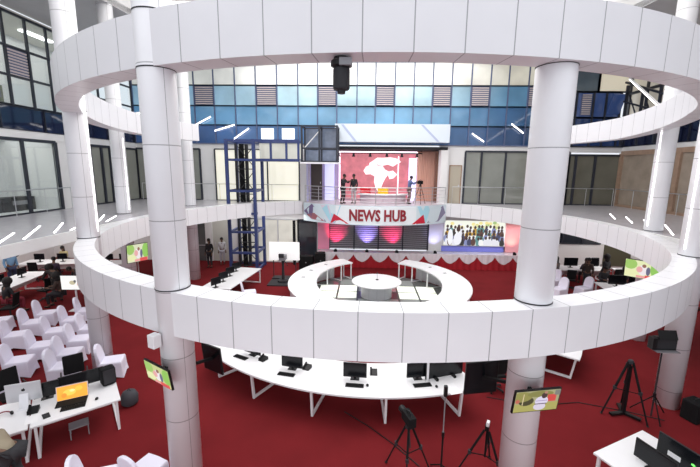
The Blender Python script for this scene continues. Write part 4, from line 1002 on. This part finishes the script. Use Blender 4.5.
# equipment cases at right column
def case(lab, loc, rz, s=(.5, .35, .4), col=M_BLKM):
    t = thing('equipment_case', lab, 'case', loc, rz)
    MB().box((0, 0, s[2] / 2), s).build('shell', col, t, bevel=.03)
    MB().tube([(-.08, 0, s[2]), (-.08, 0, s[2] + .05), (.08, 0, s[2] + .05), (.08, 0, s[2])], .012, 6).build('handle', M_DGREY, t)
    MB().box((0, -s[1] / 2 - .004, s[2] * .6), (.06, .012, .05)).build('latch', M_GREY, t)
case('black equipment bag standing against the foot of the right edge column', (8.05, 8.30, 0), R(20), (.42, .36, .50))
case('black equipment case beside the round desk stand and TV camera', (-3.3, 20.6, 0), R(0), (.8, .5, .9))
case('dark flight case in the shade left of the stage', (-2.5, 20.6, 0), R(10), (.6, .5, 1.1))

# ---- TV camera and white screen left of the round desk
t = thing('projection_screen', 'white rectangular board on a stand before the cream glazing', 'screen', (-4.22, 18.95, 0))
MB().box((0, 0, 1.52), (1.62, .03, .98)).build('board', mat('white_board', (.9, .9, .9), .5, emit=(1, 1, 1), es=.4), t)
for x in (-.6, .6): MB().bar((x, .03, 0), (x, .03, 1.9), .04).build('stand_post', M_DGREY, t)
MB().box((0, .03, .06), (1.3, .5, .05)).build('base', M_DGREY, t)
t = thing('studio_camera', 'grey studio camera on a pedestal in front of the white board', 'camera', (-4.15, 18.25, .05))
MB().lathe([(.30, .02), (.30, .10), (.08, .14), (.06, .9), (.08, 1.15)], 18).build('pedestal', M_DGREY, t)
MB().box((0, .0, 1.30), (.34, .46, .28)).build('camera_body', M_GREY, t, bevel=.02)
MB().tube([(0, .2, 1.3), (0, .42, 1.3)], .09, 12).build('lens', M_BLK, t); MB().box((-.02, -.28, 1.45), (.26, .10, .2)).build('viewfinder', M_DGREY, t)
MB().tube([(.1, -.2, 1.2), (.35, -.5, 1.0)], .02, 6).build('pan_handle', M_BLK, t)
tag(MB().box((-4.0, 18.1, .03), (1.7, 1.0, .06)).build('camera_platform', M_DGREY), 'low dark platform under the studio camera', 'platform')
# ---- white desks left of centre
desk((-6.15, 16.6, 0), R(83), 3.4, 1.35, 'long white desk with dark monitors beside the lift tower')
mo2 = monitor(.5, .32); mo2['group'] = 'monitors on the desk by the lift'
instances(mo2, [((-6.35, 15.0 + i * .85, .75), R(60), 'dark monitor on the desk by the lift, ' + l) for i, l in enumerate(('nearest the camera', 'second from the near end', 'third from the near end', 'farthest, next to the lift'))])
# ================================================================== newsroom desks
desk((-15.3, 14.2, 0), R(100), 4.6, 1.2, 'white desk at far left behind the covered chairs', h=.85)
desk((-16.6, 18.7, 0), R(10), 3.4, 1.1, 'white desk with monitors near the far left blinds')
desk((-13.4, 18.8, 0), R(10), 2.0, 1.0, 'white desk against the column at far left')
mo3 = monitor(.5, .32); mo3['group'] = 'monitors in the left newsroom'
instances(mo3, [((-15.25, 13.2, .85), R(100), 'dark monitor on the far left desk, nearest'), ((-15.35, 14.3, .85), R(95), 'dark monitor on the far left desk, middle one'), ((-15.5, 15.5, .85), R(95), 'dark monitor on the far left desk, farthest'),
   ((-17.4, 18.5, .75), R(10), 'dark monitor before the blinds, left one'), ((-16.3, 18.7, .75), R(10), 'dark monitor before the blinds, right one'), ((-13.8, 18.8, .75), R(5), 'black monitor on the small desk by the back left column'), ((-13.0, 18.9, .75), R(5), 'second black monitor on the small desk by the back left column')])
t = tv('television', 'bright white screen on a stand beside the left newsroom people', (-11.75, 13.9, 1.2), R(4), R(0), 1.05, .62, [('e', -.1, 0, .25, .3, (.5, .45, .3)), ('e', .5, -.2, .25, .4, (.75, .45, .35)), ('e', .1, .2, .1, .2, (.1, .1, .1))], (.85, .84, .82))
MB().bar((0, .04, -1.2), (0, .04, 0), .05).build('stand_pole', M_WMET, t); MB().box((0, .04, -1.18), (.5, .4, .03)).build('stand_foot', M_WMET, t)
desk((11.3, 19.7, 0), R(0), 3.4, 1.1, 'white desk in the right newsroom, farther one')
desk((12.3, 16.3, 0), R(-8), 3.0, 1.2, 'white desk in the right newsroom, nearer one')
desk((14.6, 19.0, 0), R(-10), 2.6, 1.1, 'white desk at the right end of the right newsroom')
mo4 = monitor(.72, .44, stand=.10); mo4['group'] = 'monitors in the right newsroom'
instances(mo4, [((10.2, 19.7, .75), R(0), 'dark monitor on the farther right desk, left one'), ((11.2, 19.7, .75), R(0), 'dark monitor on the farther right desk, middle one'), ((12.3, 19.7, .75), R(0), 'dark monitor on the farther right desk, right one'),
   ((11.5, 16.45, .75), R(-8), 'dark monitor on the nearer right desk, left one'), ((12.3, 16.35, .75), R(-8), 'dark monitor on the nearer right desk, middle one'), ((14.2, 19.1, .75), R(-10), 'dark monitor on the end desk, left one'), ((15.1, 18.9, .75), R(-10), 'dark monitor on the end desk, right one')])
m6 = monitor(.6, .4, m=M_WMET); m6['label'] = 'white backed monitor on the nearer right newsroom desk'; m6.location = (13.3, 16.2, .75); m6.rotation_euler = (0, 0, R(170)); m6['group'] = 'white monitor'
desk((10.4, 12.9, 0), R(-38), 0.1, .1, 'x') if False else None

# ================================================================== people
def skin_mesh(edges, name):
    """edges: list of chains of (Vector, radius); joined by shared positions"""
    key = {}; vs = []; rs = []; es = []
    for chn in edges:
        prev = None
        for p, r in chn:
            k = tuple(round(c, 4) for c in p)
            if k not in key: key[k] = len(vs); vs.append(p); rs.append(r)
            i = key[k]
            if prev is not None and prev != i: es.append((prev, i))
            prev = i
    me = bpy.data.meshes.new(name); me.from_pydata([tuple(v_) for v_ in vs], es, []); o = bpy.data.objects.new(name, me); C.objects.link(o)
    o.modifiers.new('s', 'SKIN'); sv = me.skin_vertices[0].data
    for i, r in enumerate(rs):
        rr = r if isinstance(r, tuple) else (r, r); sv[i].radius = rr; sv[i].use_root = (i == 0)
    sd = o.modifiers.new('d', 'SUBSURF'); sd.levels = 1; sd.render_levels = 1
    dg = bpy.context.evaluated_depsgraph_get(); out = bpy.data.meshes.new_from_object(o.evaluated_get(dg)); bpy.data.objects.remove(o)
    return out
POSES = {
 'stand': dict(pel=(0, 0, .92), spine=(0, 0, 1.12), chest=(0, .01, 1.32), neck=(0, .0, 1.48), head=(0, .03, 1.61), sh=(.17, 0, 1.41), el=(.22, -.03, 1.14), wr=(.22, .08, .90), hip=(.09, 0, .88), kn=(.10, .02, .50), an=(.10, -.02, .08)),
 'operate': dict(pel=(0, 0, .92), spine=(0, 0, 1.12), chest=(0, .04, 1.31), neck=(0, .06, 1.46), head=(0, .11, 1.58), sh=(.17, .03, 1.40), el=(.24, .20, 1.22), wr=(.12, .42, 1.33), hip=(.09, 0, .88), kn=(.12, .04, .50), an=(.15, -.06, .08)),
 'sit': dict(pel=(0, 0, .55), spine=(0, .01, .74), chest=(0, .05, .94), neck=(0, .07, 1.09), head=(0, .12, 1.21), sh=(.17, .05, 1.02), el=(.23, .12, .78), wr=(.14, .36, .80), hip=(.09, .02, .54), kn=(.13, .44, .54), an=(.13, .42, .08)),
 'stoop': dict(pel=(0, 0, .78), spine=(0, .17, .88), chest=(0, .34, .93), neck=(0, .50, .95), head=(0, .64, .95), sh=(.19, .40, .96), el=(.27, .36, .70), wr=(.20, .60, .66), hip=(.09, 0, .75), kn=(.11, .12, .44), an=(.11, -.04, .08)),
 'lean': dict(pel=(0, 0, .90), spine=(0, .14, 1.05), chest=(0, .30, 1.17), neck=(0, .43, 1.24), head=(0, .55, 1.30), sh=(.18, .36, 1.21), el=(.28, .42, .97), wr=(.20, .58, .80), hip=(.09, 0, .87), kn=(.11, .04, .49), an=(.11, -.04, .08)),
}
def person(label, loc, rz, pose, shirt, pants, hair='short', h=1.7, skin=M_SKIN, group=None):
    t = thing('person', label, 'person', loc, rz, group); t.scale = (h / 1.72,) * 3
    Pq = {k: Vector(v_) for k, v_ in POSES[pose].items()}
    def mir(k, s_): w = Pq[k].copy(); w.x *= s_; return w
    body = [[(Pq['pel'], .115), (Pq['spine'], .105), (Pq['chest'], .12), (Pq['neck'], .05), (Pq['head'] - (Pq['head'] - Pq['neck']) * .35, .055), (Pq['head'], .088), (Pq['head'] + (Pq['head'] - Pq['neck']) * .55, .07)]]
    sh = [[(Pq['pel'] + Vector((0, 0, .0)), .135), (Pq['spine'], .125), (Pq['chest'], .145), (Pq['neck'] - (Pq['neck'] - Pq['chest']) * .25, .07)]]
    pa = [[(Pq['pel'], .130)]]
    fing = MB()
    for s_ in (-1, 1):
        S, E_, W_ = mir('sh', s_), mir('el', s_), mir('wr', s_)
        d = (W_ - E_).normalized(); palm = W_ + d * .07
        body.append([(Pq['chest'], .12), (S, .055), (E_, .040), (W_, .028), (palm, .032)])
        sh.append([(Pq['chest'], .145), (S, .068), (E_, .052), (E_.lerp(W_, .85), .04)])
        Hh, K, A = mir('hip', s_), mir('kn', s_), mir('an', s_); toe = A + Vector((0, .15, -.05))
        body.append([(Pq['pel'], .115), (Hh, .085), (K, .055), (A, .038), (toe, .03)])
        pa.append([(Pq['pel'], .130), (Hh, .10), (K, .070), (A + (K - A) * .12, .055)])
        side = d.cross(Vector((0, 0, 1)));  side = side.normalized() if side.length > .1 else Vector((0, 1, 0))
        for k, (o_, L_) in enumerate(((-.024, .065), (-.008, .075), (.008, .072), (.024, .055))):
            b0 = palm + side * o_; fing.tube([b0, b0 + d * (.02 + L_ * .5), b0 + d * (.015 + L_ * .85) + Vector((0, 0, -.012))], [.010, .009, .006], 5)
        fing.tube([palm - side * .02, palm - side * .05 + d * .02, palm - side * .055 + d * .045], [.011, .010, .007], 5)
        MB().ell(tuple(A + Vector((0, .06, -.045))), (.048, .13, .04), 10, 6).build('shoe', M_BLK, t)
    me = skin_mesh(body, 'body')
    hd = Pq['head'] + (Pq['head'] - Pq['neck']) * .25
    # face details joined to the body mesh
    fm = MB(); fm.ell(tuple(hd + Vector((0, .092, -.01))), (.013, .022, .026), 8, 6); fm.ell(tuple(hd + Vector((0, .082, -.055))), (.028, .012, .008), 8, 6)
    for s_ in (-1, 1): fm.ell(tuple(hd + Vector((s_ * .088, 0, -.01))), (.014, .022, .032), 8, 6)
    vs = [v_.co.copy() for v_ in me.vertices]; fs = [tuple(p_.vertices) for p_ in me.polygons]
    bm_ = MB(); bm_.add(vs, fs); bm_.add(fm.v, fm.f); bm_.add(fing.v, fing.f); bm_.build('body', skin, t, smooth=True)
    for s_ in (-1, 1): MB().ell(tuple(hd + Vector((s_ * .033, .080, .015))), (.013, .008, .008), 8, 6).build('eye', M_BLK, t)
    for nm, chn, c in (('shirt', sh, shirt), ('trousers', pa, pants)):
        m_ = skin_mesh(chn, nm); m_.materials.clear(); m_.materials.append(mat('cloth_%.2f_%.2f_%.2f' % c, c, .85)); m_.shade_smooth()
        o = bpy.data.objects.new(nm, m_); C.objects.link(o); o.parent = t
    hm = MB()
    if hair == 'big': hm.ell(tuple(hd + Vector((0, -.03, .03))), (.16, .15, .16), 16, 10); hm.ell(tuple(hd + Vector((0, -.06, -.1))), (.13, .10, .15), 12, 8)
    elif hair == 'long': hm.ell(tuple(hd + Vector((0, -.025, .03))), (.10, .10, .11), 14, 8); hm.ell(tuple(hd + Vector((0, -.07, -.10))), (.09, .05, .16), 12, 8)
    else: hm.ell(tuple(hd + Vector((0, -.022, .035))), (.096, .10, .095), 14, 8)
    hm.build('hair', M_HAIR, t, smooth=True)
    return t
K_ = (.02, .02, .025); N_ = (.03, .04, .09)
person('person in black with a dark bag, walking by the glazed door at far left', (-9.1, 20.8, 0), R(170), 'stand', K_, K_, 'long', 1.72)
person('person in a white shirt standing beside the lift tower', (-8.65, 21.6, 0), R(200), 'stand', (.62, .62, .64), (.5, .5, .55), 'short', 1.65)
person('person in black standing on the balcony, left of two', (-1.25, 21.2, L1), R(-120), 'operate', K_, K_, 'short', 1.68)
person('person in a black shirt standing on the balcony, right of two', (-.62, 21.35, L1), R(150), 'stand', K_, (.5, .42, .45), 'short', 1.66)
person('camera operator in blue standing at the right of the balcony', (2.6, 21.6, L1), R(-80), 'operate', (.12, .17, .35), (.20, .12, .12), 'short', 1.62)
t = tripod('brown legged tripod with a camera on the balcony', (3.25, 21.75, L1), 1.05, .40, R(30), name='camera_tripod', col=mat('brown_leg', (.2, .08, .05), .5)); cam_head(t, 1.05)
# left newsroom
person('person in a light blue shirt standing behind the far left desk', (-17.0, 16.5, 0), R(-110), 'stand', (.16, .30, .48), N_, 'short', 1.9)
person('person in black standing near the blinds at far left', (-18.0, 17.5, 0), R(-60), 'operate', K_, K_, 'short', 1.8)
person('person in dark clothes standing nearest behind the white covered chairs', (-13.4, 14.9, 0), R(60), 'lean', (.025, .02, .02), (.03, .03, .03), 'big', 1.85)
person('person in dark brown seated among the left newsroom group', (-12.7, 14.3, 0), R(100), 'sit', (.05, .03, .025), K_, 'big', 1.85)
person('person in black and red seated at the near side of the left newsroom group', (-14.1, 13.3, 0), R(-20), 'sit', K_, (.25, .03, .05), 'big', 1.85)
person('person in dark grey leaning at the right of the left newsroom group', (-12.6, 15.6, 0), R(140), 'lean', (.03, .03, .035), K_, 'short', 1.8)
person('person in dark purple standing behind the left newsroom group', (-14.3, 15.9, 0), R(10), 'stand', (.05, .03, .06), K_, 'short', 1.7)
person('person in white seated at the left edge behind the far desk', (-16.6, 14.3, 0), R(-90), 'sit', (.6, .55, .6), N_, 'short', 1.8)
person('person in yellow beige seated before the blinds', (-17.0, 19.7, 0), R(180), 'sit', (.5, .42, .22), K_, 'long', 1.8)
# right newsroom
person('person in grey seated at the farther right desk, nearest the front column', (10.1, 19.0, 0), R(20), 'sit', (.12, .10, .10), K_, 'big', 1.85)
person('person with big dark hair standing in the right newsroom', (12.15, 18.3, 0), R(20), 'stand', K_, K_, 'big', 1.75)
person('person in dark brown standing behind the right hand newsroom chairs', (11.1, 18.0, 0), R(150), 'stand', (.04, .025, .02), K_, 'long', 1.66)
person('person in black standing in front of the olive panel', (14.3, 17.6, 0), R(170), 'stand', K_, K_, 'long', 1.68)
person('person in black seated at the nearer right desk, left one', (11.5, 17.45, 0), R(180), 'sit', (.03, .03, .04), K_, 'short', 1.85)
person('person in black seated at the nearer right desk, middle one', (12.4, 17.35, 0), R(180), 'sit', K_, K_, 'big', 1.85)
person('person in dark grey leaning over the nearer right desk', (13.4, 17.4, 0), R(160), 'lean', (.04, .04, .05), K_, 'short', 1.8)
person('person in dark blue seated at the end desk under the olive panel', (13.9, 17.75, 0), R(-10), 'sit', N_, K_, 'long', 1.85)
person('person in black seated at the end desk, right of the other', (15.1, 17.45, 0), R(-10), 'sit', K_, K_, 'short', 1.85)
person('person in dark clothes seated at the farther right desk, by the windows', (11.6, 18.9, 0), R(-10), 'sit', (.05, .04, .06), K_, 'short', 1.85)
# khaki person at the lower left desk
person('person in a khaki jacket bending low at the left end of the lower left desk', (-6.22, 5.55, 0), R(88), 'stoop', (.33, .28, .20), (.03, .03, .035), 'short', 1.85)

# ================================================================== lights, world, camera
def area(loc, sx, sy, e, col=(1, 1, 1), tilt=0, name='room_light'):
    l = bpy.data.lights.new(name, 'AREA'); l.shape = 'RECTANGLE'; l.size = sx; l.size_y = sy; l.energy = e; l.color = col
    o = bpy.data.objects.new(name, l); C.objects.link(o); o.location = loc; o.rotation_euler = (tilt, 0, 0); o['kind'] = 'helper'; return o
area((CX, CY, ZC + .6), 13, 13, 900, (1, .99, .97), name='skylight_glow')
area((XL - 1.3, 13, 11.7), 2.0, 16, 120, (1, .98, .92), name='left_office_lights')
area((XL - 1.3, 12, 6.93), 2.0, 9, 60, (1, .98, .94), name='left_gallery_room_lights')
area((0, 2, ZC - .1), 22, 6, 550, (.97, .98, 1), name='ceiling_lights')
area((0, 1.0, 3.0), 14, 2.0, 190, (1, .99, .98), R(25), name='front_fill')  # unseen fill lamp added to brighten the front columns and floor
area((-16.8, 16, 3.42), 5, 10, 260, (1, .98, .95), name='left_newsroom_lights')
area((14.5, 18, 3.14), 4, 6, 200, (1, .98, .95), name='right_newsroom_lights')
area((-11.5, 10, 3.63), 4, 8, 110, (1, .98, .98), name='left_gallery_underlights')
area((-6.5, 21.2, 3.14), 6, 1.6, 70, (1, .98, .95), name='back_left_underlights')
area((8.5, 21.4, 2.7), 4, 1.0, 50, (1, .97, .97), name='back_right_underlights')
area((.7, 22.8, 6.95), 5, 1.6, 90, (1, .92, .95), name='studio_lights')
w = bpy.data.worlds.new('world'); bpy.context.scene.world = w; w.use_nodes = True
bg = w.node_tree.nodes['Background']; bg.inputs[0].default_value = (.90, .94, 1, 1); bg.inputs[1].default_value = 1.02

cam = bpy.data.cameras.new('camera'); co = bpy.data.objects.new('camera', cam); C.objects.link(co)
cam.sensor_width = 36; cam.lens = 366.83 / 700 * 36; cam.clip_start = .05; cam.clip_end = 200
p_, r_, yw = .1751324, .0111198, -.0382893
f_ = Vector((math.sin(yw) * math.cos(p_), math.cos(yw) * math.cos(p_), -math.sin(p_)))
rt = Vector((math.cos(yw), -math.sin(yw), 0)); up = rt.cross(f_)
Rr = rt * math.cos(r_) + up * math.sin(r_); Uu = -rt * math.sin(r_) + up * math.cos(r_)
m = Matrix((Rr, Uu, -f_)).transposed().to_4x4(); m.translation = (0, 0, EYE); co.matrix_world = m
sc = bpy.context.scene; sc.camera = co
sc.view_settings.view_transform = 'Standard'; sc.view_settings.look = 'None'; sc.view_settings.exposure = 0.0; sc.view_settings.gamma = 1
sc.view_settings.use_curve_mapping = False
